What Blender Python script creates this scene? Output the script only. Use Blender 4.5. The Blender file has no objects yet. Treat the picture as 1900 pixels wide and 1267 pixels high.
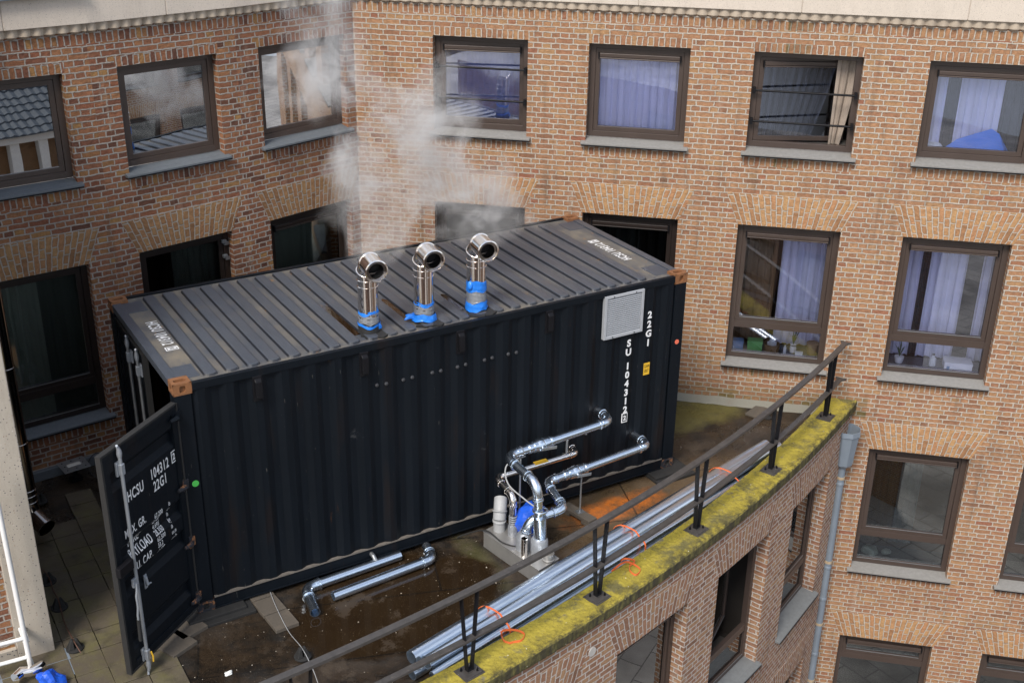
import bpy, bmesh, math, random
from mathutils import Vector, Matrix
random.seed(7)
R_ = math.radians
SC = bpy.context.scene
# ------------------------------------------------------------------ camera
CAM = Vector((-2.42226571, -10.0906224, 7.60152203))
YAW, PITCH, ROLL, FPX = 1.02731245, -0.427270323, 0.0159069414, 2214.60595
_f = Vector((math.cos(YAW)*math.cos(PITCH), math.sin(YAW)*math.cos(PITCH), math.sin(PITCH)))
_r = Vector((math.sin(YAW), -math.cos(YAW), 0)); _u = _r.cross(_f)
RX = math.cos(ROLL)*_r + math.sin(ROLL)*_u
UX = -math.sin(ROLL)*_r + math.cos(ROLL)*_u
FX = _f
cam = bpy.data.cameras.new("camera"); camo = bpy.data.objects.new("camera", cam)
SC.collection.objects.link(camo); SC.camera = camo
M3 = Matrix((RX, UX, -FX)).transposed().to_4x4(); M3.translation = CAM
camo.matrix_world = M3
cam.sensor_width = 36; cam.sensor_fit = 'HORIZONTAL'; cam.lens = FPX/1900*36
cam.clip_start = .1; cam.clip_end = 500
# ------------------------------------------------------------------ light
SUN_EL, SUN_AZ = 48.0, 215.0      # azimuth: direction the light comes from, degrees from +x
w = bpy.data.worlds.new("World"); SC.world = w; w.use_nodes = True
nt = w.node_tree; nt.nodes.clear()
sky = nt.nodes.new("ShaderNodeTexSky"); sky.sky_type = 'NISHITA'; sky.sun_disc = False
sky.sun_elevation = R_(SUN_EL); sky.sun_rotation = R_(90-SUN_AZ)
sky.air_density = 1.0; sky.dust_density = 2.0
tcw = nt.nodes.new("ShaderNodeTexCoord"); nzw = nt.nodes.new("ShaderNodeTexNoise")
nzw.inputs["Scale"].default_value = 2.2; nzw.inputs["Detail"].default_value = 6
nt.links.new(tcw.outputs["Generated"], nzw.inputs["Vector"])
crw = nt.nodes.new("ShaderNodeValToRGB"); crw.color_ramp.elements[0].position = .36; crw.color_ramp.elements[1].position = .62
nt.links.new(nzw.outputs["Fac"], crw.inputs[0])
mxw = nt.nodes.new("ShaderNodeMix"); mxw.data_type = 'RGBA'
mpw = nt.nodes.new("ShaderNodeMath"); mpw.operation = 'MULTIPLY'; mpw.inputs[1].default_value = .6
nt.links.new(crw.outputs[0], mpw.inputs[0]); nt.links.new(mpw.outputs[0], mxw.inputs[0])
nt.links.new(sky.outputs[0], mxw.inputs[6]); mxw.inputs[7].default_value = (9.4, 9.9, 10.8, 1)
bg = nt.nodes.new("ShaderNodeBackground"); bg.inputs["Strength"].default_value = .11
ow = nt.nodes.new("ShaderNodeOutputWorld")
nt.links.new(mxw.outputs[2], bg.inputs[0]); nt.links.new(bg.outputs[0], ow.inputs[0])
sl = bpy.data.lights.new("sun", 'SUN'); sl.energy = 2.5; sl.angle = R_(20); sl.color = (1, .93, .84)
so = bpy.data.objects.new("sun", sl); SC.collection.objects.link(so)
sd = Vector((math.cos(R_(SUN_AZ))*math.cos(R_(SUN_EL)), math.sin(R_(SUN_AZ))*math.cos(R_(SUN_EL)), math.sin(R_(SUN_EL))))
so.rotation_euler = sd.to_track_quat('Z', 'Y').to_euler()
SC.view_settings.view_transform = 'Standard'; SC.view_settings.look = 'None'
SC.view_settings.exposure = 0.5; SC.view_settings.gamma = 1
SC.render.engine = 'CYCLES'
SC.cycles.max_bounces = 8; SC.cycles.transparent_max_bounces = 16
SC.cycles.volume_step_rate = 2.0; SC.cycles.volume_bounces = 1
SC.cycles.sample_clamp_indirect = 6

# ------------------------------------------------------------------ geometry of the place
def ray(u, v):
    return (u-950)/FPX*RX - (v-633.5)/FPX*UX + FX
def onz(u, v, z):
    d = ray(u, v); return CAM + d*((z-CAM.z)/d.z)
def ony(u, v, y):
    d = ray(u, v); return CAM + d*((y-CAM.y)/d.y)
ZR = -.07                                     # roof terrace level
CO = Vector((-2.578, 22.911)); RO = 25.81     # arc of the parapet
def line_map(ox, oy, ex, ey):
    """wall map F(s, d, z): s along the wall, d into the wall"""
    l = math.hypot(ex, ey); ex /= l; ey /= l
    return lambda s, d, z: Vector((ox+ex*s-ey*d, oy+ey*s+ex*d, z))
A42 = R_(-42)
WO = (8.16444829, 0.84543827)
FR = line_map(WO[0], WO[1], math.cos(A42), math.sin(A42))
LV = [(-3.0, 3.40), (.4, 3.755), (2.2, 4.12), (3.962, 4.632)]
LV[3] = (WO[0]-5.652*math.cos(A42), WO[1]-5.652*math.sin(A42))
FL = [line_map(*LV[i], LV[i+1][0]-LV[i][0], LV[i+1][1]-LV[i][1]) for i in range(3)]
LL = [math.dist(LV[i], LV[i+1]) for i in range(3)]
RW = 25.76
TH0 = R_(-92)
def FC(s, d, z):
    t = TH0 + s/RW
    return Vector((CO.x+(RW-d)*math.cos(t), CO.y+(RW-d)*math.sin(t), z))
def arc(th, r, z=0):
    return Vector((CO.x+r*math.cos(R_(th)), CO.y+r*math.sin(R_(th)), z))

# ------------------------------------------------------------------ mesh helper
class MB:
    def __init__(s): s.v=[]; s.f=[]; s.u=[]; s.m=[]
    def face(s, pts, uv=None, m=0):
        n=len(s.v); s.v += [tuple(p) for p in pts]; s.f.append(tuple(range(n, n+len(pts))))
        s.u.append(uv or [(0,0)]*len(pts)); s.m.append(m)
    def hexa(s, P, m=0):
        """P: 8 corners, order (x,y,z) bits: 0..7 = x + 2y + 4z"""
        n=len(s.v); s.v += [tuple(p) for p in P]
        for q in ((0,2,3,1),(4,5,7,6),(0,1,5,4),(2,6,7,3),(0,4,6,2),(1,3,7,5)):
            s.f.append(tuple(n+i for i in q)); s.u.append([(0,0),(1,0),(1,1),(0,1)]); s.m.append(m)
    def box(s, x0,x1,y0,y1,z0,z1, F=None, m=0):
        F = F or (lambda a,b,c: Vector((a,b,c)))
        s.hexa([F(x,y,z) for z in (z0,z1) for y in (y0,y1) for x in (x0,x1)], m)
    def bar(s, a, b, w, h, up=Vector((0,0,1)), m=0):
        a=Vector(a); b=Vector(b); d=(b-a).normalized()
        x=d.cross(up)
        if x.length<1e-4: x=d.cross(Vector((0,1,0)))
        x.normalize(); y=x.cross(d).normalized()
        s.hexa([p+x*(i*w/2)+y*(j*h/2) for j in (-1,1) for i in (-1,1) for p in (a,b)], m)
    def tube(s, path, r, n=16, cap=True, m=0, rr=None, closed=False):
        path=[Vector(p) for p in path]; N=len(path); base=len(s.v)
        d0=(path[1]-path[0]).normalized(); up=Vector((0,0,1)) if abs(d0.z)<.9 else Vector((0,1,0))
        x=d0.cross(up).normalized()
        for i,p in enumerate(path):
            if closed: d=(path[(i+1)%N]-path[i-1]).normalized()
            elif i==0: d=d0
            elif i==N-1: d=(path[-1]-path[-2]).normalized()
            else: d=((path[i+1]-p).normalized()+(p-path[i-1]).normalized()).normalized()
            x=(x-d*x.dot(d)).normalized(); y=d.cross(x)
            ri = rr[i] if rr else r
            for k in range(n):
                a=2*math.pi*k/n; s.v.append(tuple(p+(x*math.cos(a)+y*math.sin(a))*ri))
        for i in range(N if closed else N-1):
            j=(i+1)%N
            for k in range(n):
                q=(base+i*n+k, base+i*n+(k+1)%n, base+j*n+(k+1)%n, base+j*n+k)
                s.f.append(q); s.u.append([(0,0)]*4); s.m.append(m)
        if cap and not closed:
            s.f.append(tuple(base+k for k in range(n))[::-1]); s.u.append([(0,0)]*n); s.m.append(m)
            s.f.append(tuple(base+(N-1)*n+k for k in range(n))); s.u.append([(0,0)]*n); s.m.append(m)
    def hollow(s, path, r, t=.004, n=20, m=0):
        """open pipe with a wall thickness, closed ring rims"""
        path=[Vector(p) for p in path]
        out=path; inn=path[::-1]
        P=out+inn+[out[0]]; rr=[r]*len(out)+[r-t]*len(inn)+[r]
        base=len(s.v); N=len(P)
        fr=[]; d0=(path[1]-path[0]).normalized(); up=Vector((0,0,1)) if abs(d0.z)<.9 else Vector((0,1,0))
        x=d0.cross(up).normalized()
        for i,p in enumerate(path):
            if i==0: d=d0
            elif i==len(path)-1: d=(path[-1]-path[-2]).normalized()
            else: d=((path[i+1]-p).normalized()+(p-path[i-1]).normalized()).normalized()
            x=(x-d*x.dot(d)).normalized(); fr.append((x.copy(), d.cross(x)))
        FRM=fr+fr[::-1]+[fr[0]]
        for p,(x,y),ri in zip(P,FRM,rr):
            for k in range(n):
                a=2*math.pi*k/n; s.v.append(tuple(p+(x*math.cos(a)+y*math.sin(a))*ri))
        for i in range(N-1):
            for k in range(n):
                s.f.append((base+i*n+k, base+i*n+(k+1)%n, base+(i+1)*n+(k+1)%n, base+(i+1)*n+k)); s.u.append([(0,0)]*4); s.m.append(m)
    def ring(s, p, d, r, t, h, n=20):
        """a bead round a pipe"""
        p=Vector(p); d=Vector(d).normalized()
        s.tube([p-d*h/2, p-d*h/4, p+d*h/4, p+d*h/2], r, n, cap=False, rr=[r, r+t, r+t, r])
    def build(s, name, mat, parent=None, smooth=False, bevel=0, sharp=40):
        me=bpy.data.meshes.new(name); me.from_pydata(s.v, [], s.f)
        uv=me.uv_layers.new(name="UVMap")
        i=0; flat=[]
        for q in s.u: 
            for c in q: flat += [c[0], c[1]]
        uv.data.foreach_set("uv", flat)
        mats = mat if isinstance(mat, (list,tuple)) else [mat]
        for x in mats: me.materials.append(x)
        if len(mats)>1: me.polygons.foreach_set("material_index", s.m)
        me.validate(); me.update()
        bm=bmesh.new(); bm.from_mesh(me)
        bmesh.ops.remove_doubles(bm, verts=bm.verts, dist=.00005)
        bmesh.ops.recalc_face_normals(bm, faces=bm.faces)
        if smooth:
            for f in bm.faces: f.smooth=True
            for e in bm.edges:
                if len(e.link_faces)==2 and e.calc_face_angle(0)>R_(sharp): e.smooth=False
        bm.to_mesh(me); bm.free()
        o=bpy.data.objects.new(name, me); SC.collection.objects.link(o)
        if parent: o.parent=parent; o.matrix_parent_inverse = parent.matrix_world.inverted() if False else Matrix.Translation(-parent.location) 
        if bevel:
            b=o.modifiers.new("bevel",'BEVEL'); b.width=bevel; b.segments=2; b.limit_method='ANGLE'; b.angle_limit=R_(35)
        return o
def tag(o, label, cat, group=None):
    o['label']=label; o['category']=cat
    if group: o['group']=group
    return o
def thing(name, label, cat, loc=(0,0,0), group=None):
    o=bpy.data.objects.new(name, None); SC.collection.objects.link(o); o.location=loc; o.empty_display_size=.1
    return tag(o, label, cat, group)
def struct(o, kind='structure'): o['kind']=kind; return o

# ------------------------------------------------------------------ materials
class NT:
    def __init__(s, name):
        s.mat=bpy.data.materials.new(name); s.mat.use_nodes=True; s.t=s.mat.node_tree; s.t.nodes.clear()
        s.out=s.t.nodes.new("ShaderNodeOutputMaterial"); s.b=s.n("BsdfPrincipled"); s.l(s.b.outputs[0], s.out.inputs[0])
        s.tc=s.n("TexCoord")
    def n(s, k, **kw):
        x=s.t.nodes.new("ShaderNode"+k)
        for a,b in kw.items(): setattr(x,a,b)
        return x
    def l(s,a,b): s.t.links.new(a,b)
    def setv(s, sock, v):
        if isinstance(v, bpy.types.NodeSocket): s.l(v, sock)
        else: sock.default_value=v
    def noise(s, scale, detail=4, vec=None, rough=.55, dist=0):
        x=s.n("TexNoise"); x.inputs["Scale"].default_value=scale; x.inputs["Detail"].default_value=detail
        x.inputs["Roughness"].default_value=rough; x.inputs["Distortion"].default_value=dist
        s.l(vec or s.tc.outputs["Object"], x.inputs["Vector"]); return x.outputs["Fac"]
    def mapv(s, vec, scale=(1,1,1), loc=(0,0,0), rot=(0,0,0)):
        x=s.n("Mapping"); x.inputs["Scale"].default_value=scale; x.inputs["Location"].default_value=loc; x.inputs["Rotation"].default_value=rot
        s.l(vec, x.inputs["Vector"]); return x.outputs[0]
    def ramp(s, fac, stops, interp='LINEAR'):
        x=s.n("ValToRGB"); e=x.color_ramp.elements; x.color_ramp.interpolation=interp
        while len(e)<len(stops): e.new(.5)
        for q,(p,c) in zip(e,stops):
            q.position=p; q.color = (c,c,c,1) if isinstance(c,(int,float)) else (*c,1)
        s.l(fac, x.inputs[0]); return x.outputs[0]
    def mix(s, fac, a, b, blend='MIX'):
        x=s.n("Mix"); x.data_type='RGBA'; x.blend_type=blend
        s.setv(x.inputs[0], fac)
        for sock,v in ((x.inputs[6],a),(x.inputs[7],b)):
            s.setv(sock, (*v,1) if isinstance(v,tuple) and len(v)==3 else v)
        return x.outputs[2]
    def math(s, op, a, b=0, c=None, clamp=False):
        x=s.n("Math"); x.operation=op; x.use_clamp=clamp; s.setv(x.inputs[0],a); s.setv(x.inputs[1],b)
        if c is not None: s.setv(x.inputs[2],c)
        return x.outputs[0]
    def bump(s, h, strength=.3, dist=.01, normal=None):
        x=s.n("Bump"); x.inputs["Strength"].default_value=strength; x.inputs["Distance"].default_value=dist
        s.l(h, x.inputs["Height"])
        if normal: s.l(normal, x.inputs["Normal"])
        s.l(x.outputs[0], s.b.inputs["Normal"]); return x.outputs[0]
    def set(s, **kw):
        for k,v in kw.items():
            sock=s.b.inputs[{'col':'Base Color','rough':'Roughness','metal':'Metallic','spec':'Specular IOR Level','coat':'Coat Weight'}.get(k,k)]
            s.setv(sock, (*v,1) if isinstance(v,tuple) and len(v)==3 else v)
        return s.mat

def brick_mat(name, stops, mortar, moss=None, weep=True, msize=.0098):
    m=NT(name); uv=m.tc.outputs["UV"]
    # wobbly joints
    nv=m.n("TexNoise"); nv.inputs["Scale"].default_value=14; nv.inputs["Detail"].default_value=3; m.l(uv,nv.inputs["Vector"])
    sb=m.n("VectorMath",operation='SUBTRACT'); m.l(nv.outputs["Color"],sb.inputs[0]); sb.inputs[1].default_value=(.5,.5,.5)
    sc=m.n("VectorMath",operation='SCALE'); m.l(sb.outputs[0],sc.inputs[0]); sc.inputs["Scale"].default_value=.024
    ad=m.n("VectorMath",operation='ADD'); m.l(uv,ad.inputs[0]); m.l(sc.outputs[0],ad.inputs[1])
    b=m.n("TexBrick"); b.offset=.5; b.offset_frequency=2; b.squash=.5; b.squash_frequency=2
    m.l(ad.outputs[0],b.inputs["Vector"])
    I=b.inputs; I["Color1"].default_value=(0,0,0,1); I["Color2"].default_value=(1,1,1,1); I["Mortar"].default_value=(.5,.5,.5,1)
    I["Scale"].default_value=1; I["Mortar Size"].default_value=msize; I["Mortar Smooth"].default_value=.30; I["Bias"].default_value=0
    I["Brick Width"].default_value=.228; I["Row Height"].default_value=.069
    br=m.ramp(b.outputs["Color"], stops)
    fine=m.noise(90,6,uv,.7); mid=m.noise(18,4,uv); big=m.noise(.55,4,uv)
    c=m.mix(.7, br, m.ramp(fine,[(.25,.5),(.5,1.0),(.8,1.35)]), 'MULTIPLY')
    c=m.mix(.5, c, m.ramp(mid,[(.3,.6),(.7,1.3)]), 'MULTIPLY')
    # dark burnt flecks
    fl=m.noise(45,3,uv,.6); c=m.mix(m.ramp(fl,[(.66,0),(.74,.7)]), c, (.045,.03,.025))
    c=m.mix(m.ramp(big,[(.3,0),(.75,.5)]), c, m.mix(1,c,(1.05,1.0,.88),'MULTIPLY'))
    mo=m.mix(m.noise(60,3,uv), mortar, tuple(x*.72 for x in mortar))
    mo=m.mix(m.ramp(m.noise(1.3,4,uv),[(.5,0),(.75,.6)]), mo, tuple(x*.55 for x in mortar))
    c=m.mix(b.outputs["Fac"], c, mo)
    # weathering: dark soot patches
    c=m.mix(m.ramp(m.noise(.9,6,uv,.65),[(.56,0),(.8,.55)]), c, (.07,.05,.04))
    st=m.noise(1.0,6,m.mapv(uv,(7,.55,1)),.65)      # rain streaks
    c=m.mix(m.ramp(st,[(.54,0),(.72,.45)]), c, (.10,.075,.055))
    c=m.mix(m.ramp(m.noise(1.0,5,m.mapv(uv,(5,.8,1),(3,9,0)),.6),[(.60,0),(.76,.30)]), c, (.55,.47,.38))
    if moss:      # green band near the terrace, low on the wall
        sep=m.n("SeparateXYZ"); m.l(uv,sep.inputs[0])
        h=m.math('ADD', sep.outputs[1], m.math('MULTIPLY', m.noise(4,4,uv), .35))
        g=m.ramp(h,[(.0,0),(.04,.85),(.20,.75),(.47,.0)])
        g=m.mix(1,g,m.ramp(b.outputs["Color"],[(.25,.25),(.7,1)]),'MULTIPLY')
        sx=m.math('MULTIPLY', m.math('GREATER_THAN', sep.outputs[1], -.1), m.math('LESS_THAN', sep.outputs[0], 1.5)); g=m.mix(1,g,sx,'MULTIPLY')
        c=m.mix(g, c, (.075,.075,.022))
    ht=m.math('SUBTRACT', m.math('MULTIPLY', m.noise(30,5,uv), .55), m.math('MULTIPLY', b.outputs["Fac"], 1.0))
    m.bump(ht, 1.0, .022)
    return m.set(col=c, rough=.88, spec=.3)
def tint(st,k): return [(p,tuple(a*b for a,b in zip(c,k))) for p,c in st]
ST_R=tint([(0,(.27,.145,.088)),(.07,(.34,.18,.108)),(.34,(.38,.21,.120)),(.5,(.43,.25,.138)),(.68,(.40,.22,.125)),(.84,(.43,.265,.138)),(.95,(.37,.19,.110)),(1,(.32,.14,.09))],(.84,.81,.80))
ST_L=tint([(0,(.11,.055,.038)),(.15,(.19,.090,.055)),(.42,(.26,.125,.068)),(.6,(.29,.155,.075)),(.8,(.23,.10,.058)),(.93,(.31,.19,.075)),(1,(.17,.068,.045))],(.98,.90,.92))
ST_A=tint([(0,(.32,.18,.095)),(.3,(.42,.25,.13)),(.6,(.47,.30,.15)),(1,(.41,.22,.12))],(.93,.87,.84))
ST_C=tint([(0,(.22,.125,.08)),(.3,(.34,.20,.13)),(.6,(.38,.245,.14)),(1,(.30,.16,.105))],(.95,.90,.90))
MO=(.54,.475,.40)
M={}
M['brick_r']=brick_mat("brick_right", ST_R, MO, moss=True)
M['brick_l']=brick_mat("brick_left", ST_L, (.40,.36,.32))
M['arch_r']=brick_mat("brick_arch", ST_A, MO, msize=.0085)
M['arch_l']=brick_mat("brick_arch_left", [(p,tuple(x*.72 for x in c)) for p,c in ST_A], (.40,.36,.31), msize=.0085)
M['brick_c']=brick_mat("brick_curved", ST_C, (.60,.54,.49))
M['arch_c']=brick_mat("brick_arch_curved", ST_C, (.60,.54,.49), msize=.0085)

def simple(name, col, rough=.5, metal=0, var=.25, scale=12, bump=0, spec=.5, bscale=None, aniso=None):
    m=NT(name); n=m.noise(scale,5)
    c=m.mix(n, tuple(x*(1-var) for x in col), tuple(min(1,x*(1+var)) for x in col))
    if bump: m.bump(m.noise(bscale or scale*4,4), bump, .005)
    r=m.math('ADD', rough-.06, m.math('MULTIPLY', n, .12))
    return m.set(col=c, rough=r, metal=metal, spec=spec)
M['frame']=simple("window_frame_brown",(.060,.043,.036),.38,var=.15,scale=3)
M['frame_d']=simple("window_frame_dark",(.022,.016,.014),.35,var=.2,scale=3)
M['black']=simple("black_steel",(.008,.008,.010),.45,spec=.2)
M['rubber']=simple("black_rubber",(.018,.018,.018),.75,bump=.3)
M['sill_r']=simple("stone_sill",(.215,.21,.20),.75,scale=25,bump=.3,bscale=120)
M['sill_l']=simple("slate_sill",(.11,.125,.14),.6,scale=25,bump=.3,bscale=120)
M['sill_c']=simple("slate_sill_curved",(.15,.16,.165),.65,scale=20,bump=.3,bscale=120)
M['chrome']=simple("stainless",(.90,.84,.79),.09,1,.05,3)  # warm tint: mirrored brick put into the steel colour
M['chrome_d']=simple("dark_stainless",(.30,.28,.27),.13,1,.15,3)
M['steelbox']=simple("brushed_steel",(.36,.355,.345),.42,.6,.2,10)
def galv():
    m=NT("galvanised"); 
    v=m.n("TexVoronoi"); v.inputs["Scale"].default_value=45; m.l(m.tc.outputs["Object"],v.inputs["Vector"])
    c=m.mix(v.outputs["Color"],(.68,.77,.88),(.74,.83,.93))
    n=m.noise(8,6,rough=.7)
    c=m.mix(m.ramp(n,[(.5,0),(.8,.35)]),c,(.45,.47,.50))
    return m.set(col=c,rough=m.math('ADD',.20,m.math('MULTIPLY',n,.12)),metal=1.0)
M['galv']=galv()
M['galv_s']=simple('bright_tube_steel',(.80,.88,.98),.30,1,.05,3)
M['galv_d']=simple("dull_galvanised",(.36,.38,.40),.45,.8,.25,10)
M['zinc']=simple("zinc_grey",(.24,.29,.35),.5,.35,.15,6)
M['louvre']=simple('louvre_grey',(.42,.44,.47),.45,.2,.1,8)
M['pvc']=simple("grey_plastic",(.34,.35,.36),.5,0,.2,8)
M['tape']=simple("duct_tape",(.36,.38,.41),.35,.5,.3,30,bump=.5,bscale=40)
M['bluetape']=simple("blue_film",(.02,.20,.75),.3,0,.35,20,bump=.9,bscale=18)
M['blue']=simple("blue_tarp",(.015,.10,.62),.35,0,.4,8,bump=.6,bscale=10)
M['blue_l']=simple("blue_sheet",(.06,.26,.95),.5,0,.3,3)
M['orange']=simple("orange_webbing",(.75,.16,.045),.7,0,.25,20)
M['white']=simple("white_paint",(.78,.78,.77),.45,0,.06,6)
M['offwhite']=simple("off_white",(.6,.58,.54),.6,0,.12,6)
M['text']=simple("white_lettering",(.72,.73,.74),.6,0,.14,60)
M['yellow']=simple("yellow_sticker",(.70,.42,.03),.55,0,.15,30)
M['green']=simple("green_sticker",(.07,.45,.08),.5,0,.1,20)
M['coral']=simple("coral_sticker",(.75,.16,.09),.5,0,.1,20)
M['brown']=simple("wicker",(.20,.12,.05),.7,0,.5,60,bump=1,bscale=80)
M['tan']=simple("tan_pot",(.36,.25,.12),.7,0,.2,15)
M['greenbox']=simple("green_box",(.16,.42,.12),.5,0,.3,12)
M['bluebox']=simple("blue_box",(.12,.24,.42),.5,0,.3,12)
M['leaf']=simple("leaf_green",(.05,.11,.03),.5,0,.4,12)
M['dark_in']=simple("dark_interior",(.035,.031,.029),.8,0,.3,3)
M['wood_in']=simple("wood_interior",(.16,.085,.035),.55,0,.35,4)
M['board']=simple("window_board",(.10,.095,.09),.35,0,.2,4)
M['paper']=simple("paper",(.7,.72,.70),.7,0,.1,10,bump=.5,bscale=20)
M['tile']=simple("roof_tile_slate",(.055,.065,.075),.6,0,.3,9)
M['plug']=simple("mortar_patch",(.45,.43,.40),.9,0,.2,20)

def curtain_mat(name, col, rough=.75):
    m=NT(name); uv=m.mapv(m.tc.outputs["UV"],(30,1,1)); n=m.noise(2,4,uv)
    c=m.mix(n, tuple(x*.86 for x in col), col)
    return m.set(col=c, rough=rough, spec=.2)
M['curt_lav']=curtain_mat("sheer_curtain",(.78,.79,.92))
M['curt_grey']=curtain_mat("grey_curtain",(.30,.32,.34),.28)
M['satin']=curtain_mat('satin_drape',(.15,.16,.17),.22)
M['curt_dark']=curtain_mat("dark_curtain",(.05,.055,.06),.5)
M['curt_tan']=curtain_mat("tan_curtain",(.36,.30,.25),.6)
M['curt_brown']=curtain_mat("brown_curtain",(.25,.15,.07),.6)
M['curt_mid']=curtain_mat('dim_curtain',(.22,.215,.20),.6)
M['curt_gg']=curtain_mat("grey_green_curtain",(.50,.49,.44),.6)

def glass(name, refl, tint=(.80,.84,.86), fres=1.0):
    m=NT(name); t=m.t; t.nodes.remove(m.b)
    tr=m.n("BsdfTransparent"); tr.inputs[0].default_value=(*tint,1)
    gl=m.n("BsdfGlossy"); gl.inputs["Roughness"].default_value=.0; gl.inputs[0].default_value=(.95,.97,1,1)
    nz=m.noise(1.6,1); bp=m.n("Bump"); bp.inputs["Strength"].default_value=.04; bp.inputs["Distance"].default_value=.02
    m.l(nz,bp.inputs["Height"]); m.l(bp.outputs[0],gl.inputs["Normal"])
    lw=m.n("Fresnel"); lw.inputs["IOR"].default_value=1.5
    f=m.math('ADD', refl, m.math('MULTIPLY', lw.outputs[0], fres), clamp=True)
    mx=m.n("MixShader"); m.l(f,mx.inputs[0]); m.l(tr.outputs[0],mx.inputs[1]); m.l(gl.outputs[0],mx.inputs[2])
    m.l(mx.outputs[0],m.out.inputs[0]); return m.mat
M['glass']=glass("window_glass",.07,(.90,.92,1.0),.8)
M['glass_h']=glass("tilted_window_glass",.24,(.80,.84,1.0),.8)
M['glass_m']=glass("mirror_window_glass",.55,(.5,.55,.6))
M['glass_s']=glass("shaded_window_glass",.10,(.72,.76,.75))

def concrete_mat(name, col, agg=0, grime=.4):
    m=NT(name); P=m.tc.outputs["Object"]
    c=m.mix(m.noise(2,6), tuple(x*.82 for x in col), col)
    if agg:
        v=m.n("TexVoronoi"); v.inputs["Scale"].default_value=agg; m.l(P,v.inputs["Vector"])
        sel=m.ramp(v.outputs["Color"],[(.0,0),(.78,0),(.80,1)],'LINEAR')
        sep=m.n("SeparateColor"); m.l(v.outputs["Color"],sep.inputs[0])
        dot=m.math('LESS_THAN', v.outputs["Distance"], m.math('MULTIPLY', sep.outputs[1], .34))
        on=m.math('MULTIPLY', dot, m.math('GREATER_THAN', sep.outputs[0], .45))
        stone=m.ramp(sep.outputs[2],[(0,(.05,.055,.07)),(.5,(.10,.11,.14)),(.7,(.30,.2,.13)),(1,(.62,.60,.56))])
        c=m.mix(on, c, stone)
    c=m.mix(m.ramp(m.noise(60,4),[(.3,.0),(.8,.3)]), c, tuple(x*.55 for x in col))
    g=m.noise(3,7,m.mapv(P,(1,1,.35)),.7)
    c=m.mix(m.ramp(g,[(.5,0),(.78,grime)]), c, (.16,.13,.10))
    m.bump(m.noise(90,4),.35,.006)
    return m.set(col=c, rough=.85, spec=.3)
M['agg']=concrete_mat("exposed_aggregate",(.50,.45,.38),38,.45)
M['fascia']=concrete_mat("cream_concrete",(.66,.585,.50),130,.25)
M['flute']=concrete_mat("fluted_concrete",(.50,.42,.33),0,.7)
M['mortarlow']=concrete_mat("flashing_mortar",(.22,.215,.18),0,.7)
M['paver']=concrete_mat("mossy_paver",(.13,.115,.080),0,.8)
def paver():
    m=NT("mossy_pavers"); P=m.tc.outputs["Object"]
    b=m.n("ObjectInfo")
    c=m.mix(m.noise(1.1,5),(.062,.050,.036),(.135,.115,.082))
    c=m.mix(m.ramp(m.noise(2.2,6,rough=.7),[(.45,0),(.7,.8)]),c,(.12,.112,.038))
    c=m.mix(m.ramp(m.noise(5,5),[(.55,0),(.75,.7)]),c,(.035,.030,.022))
    c=m.mix(m.ramp(m.noise(150,2),[(.66,0),(.72,.5)]),c,(.3,.28,.24))
    m.bump(m.noise(40,5),.5,.006)
    return m.set(col=c,rough=m.ramp(m.noise(2,4),[(.4,.45),(.6,.85)]),spec=.4)
M['paver']=paver()
M['slab']=concrete_mat('dark_slab',(.11,.095,.078),0,.8)
def coping():
    m=NT("mossy_coping"); P=m.tc.outputs["Object"]
    n=m.noise(2.5,9,rough=.72)
    c=m.mix(m.noise(9,6,rough=.7),(.27,.215,.032),(.48,.395,.065))
    c=m.mix(m.ramp(n,[(.51,0),(.62,.88)]),c,(.125,.115,.055))
    c=m.mix(m.ramp(m.noise(6,6,rough=.7),[(.58,0),(.68,.8)]),c,(.16,.15,.12))
    c=m.mix(m.ramp(m.noise(35,5,rough=.75),[(.55,0),(.68,.65)]),c,(.07,.065,.04))
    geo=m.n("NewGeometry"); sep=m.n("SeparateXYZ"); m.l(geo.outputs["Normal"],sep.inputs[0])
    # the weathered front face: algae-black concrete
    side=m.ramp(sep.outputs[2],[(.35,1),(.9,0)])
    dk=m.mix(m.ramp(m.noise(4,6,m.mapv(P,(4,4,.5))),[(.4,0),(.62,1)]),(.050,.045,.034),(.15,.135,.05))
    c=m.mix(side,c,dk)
    # black lichen edge along the outer rim
    att=m.n("Attribute"); att.attribute_name="rim"
    rm=m.math('MULTIPLY', att.outputs["Fac"], m.ramp(m.noise(7,7,rough=.8),[(.42,0),(.60,1)]))
    c=m.mix(rm,c,(.060,.054,.030))
    v=m.n("TexVoronoi"); v.inputs["Scale"].default_value=9; m.l(P,v.inputs["Vector"])
    c=m.mix(m.math('LESS_THAN',v.outputs["Distance"],.045),c,(.6,.6,.55))
    m.bump(m.noise(55,6,rough=.7),.8,.010)
    return m.set(col=c,rough=.93,spec=.2)
M['coping']=coping()

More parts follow.
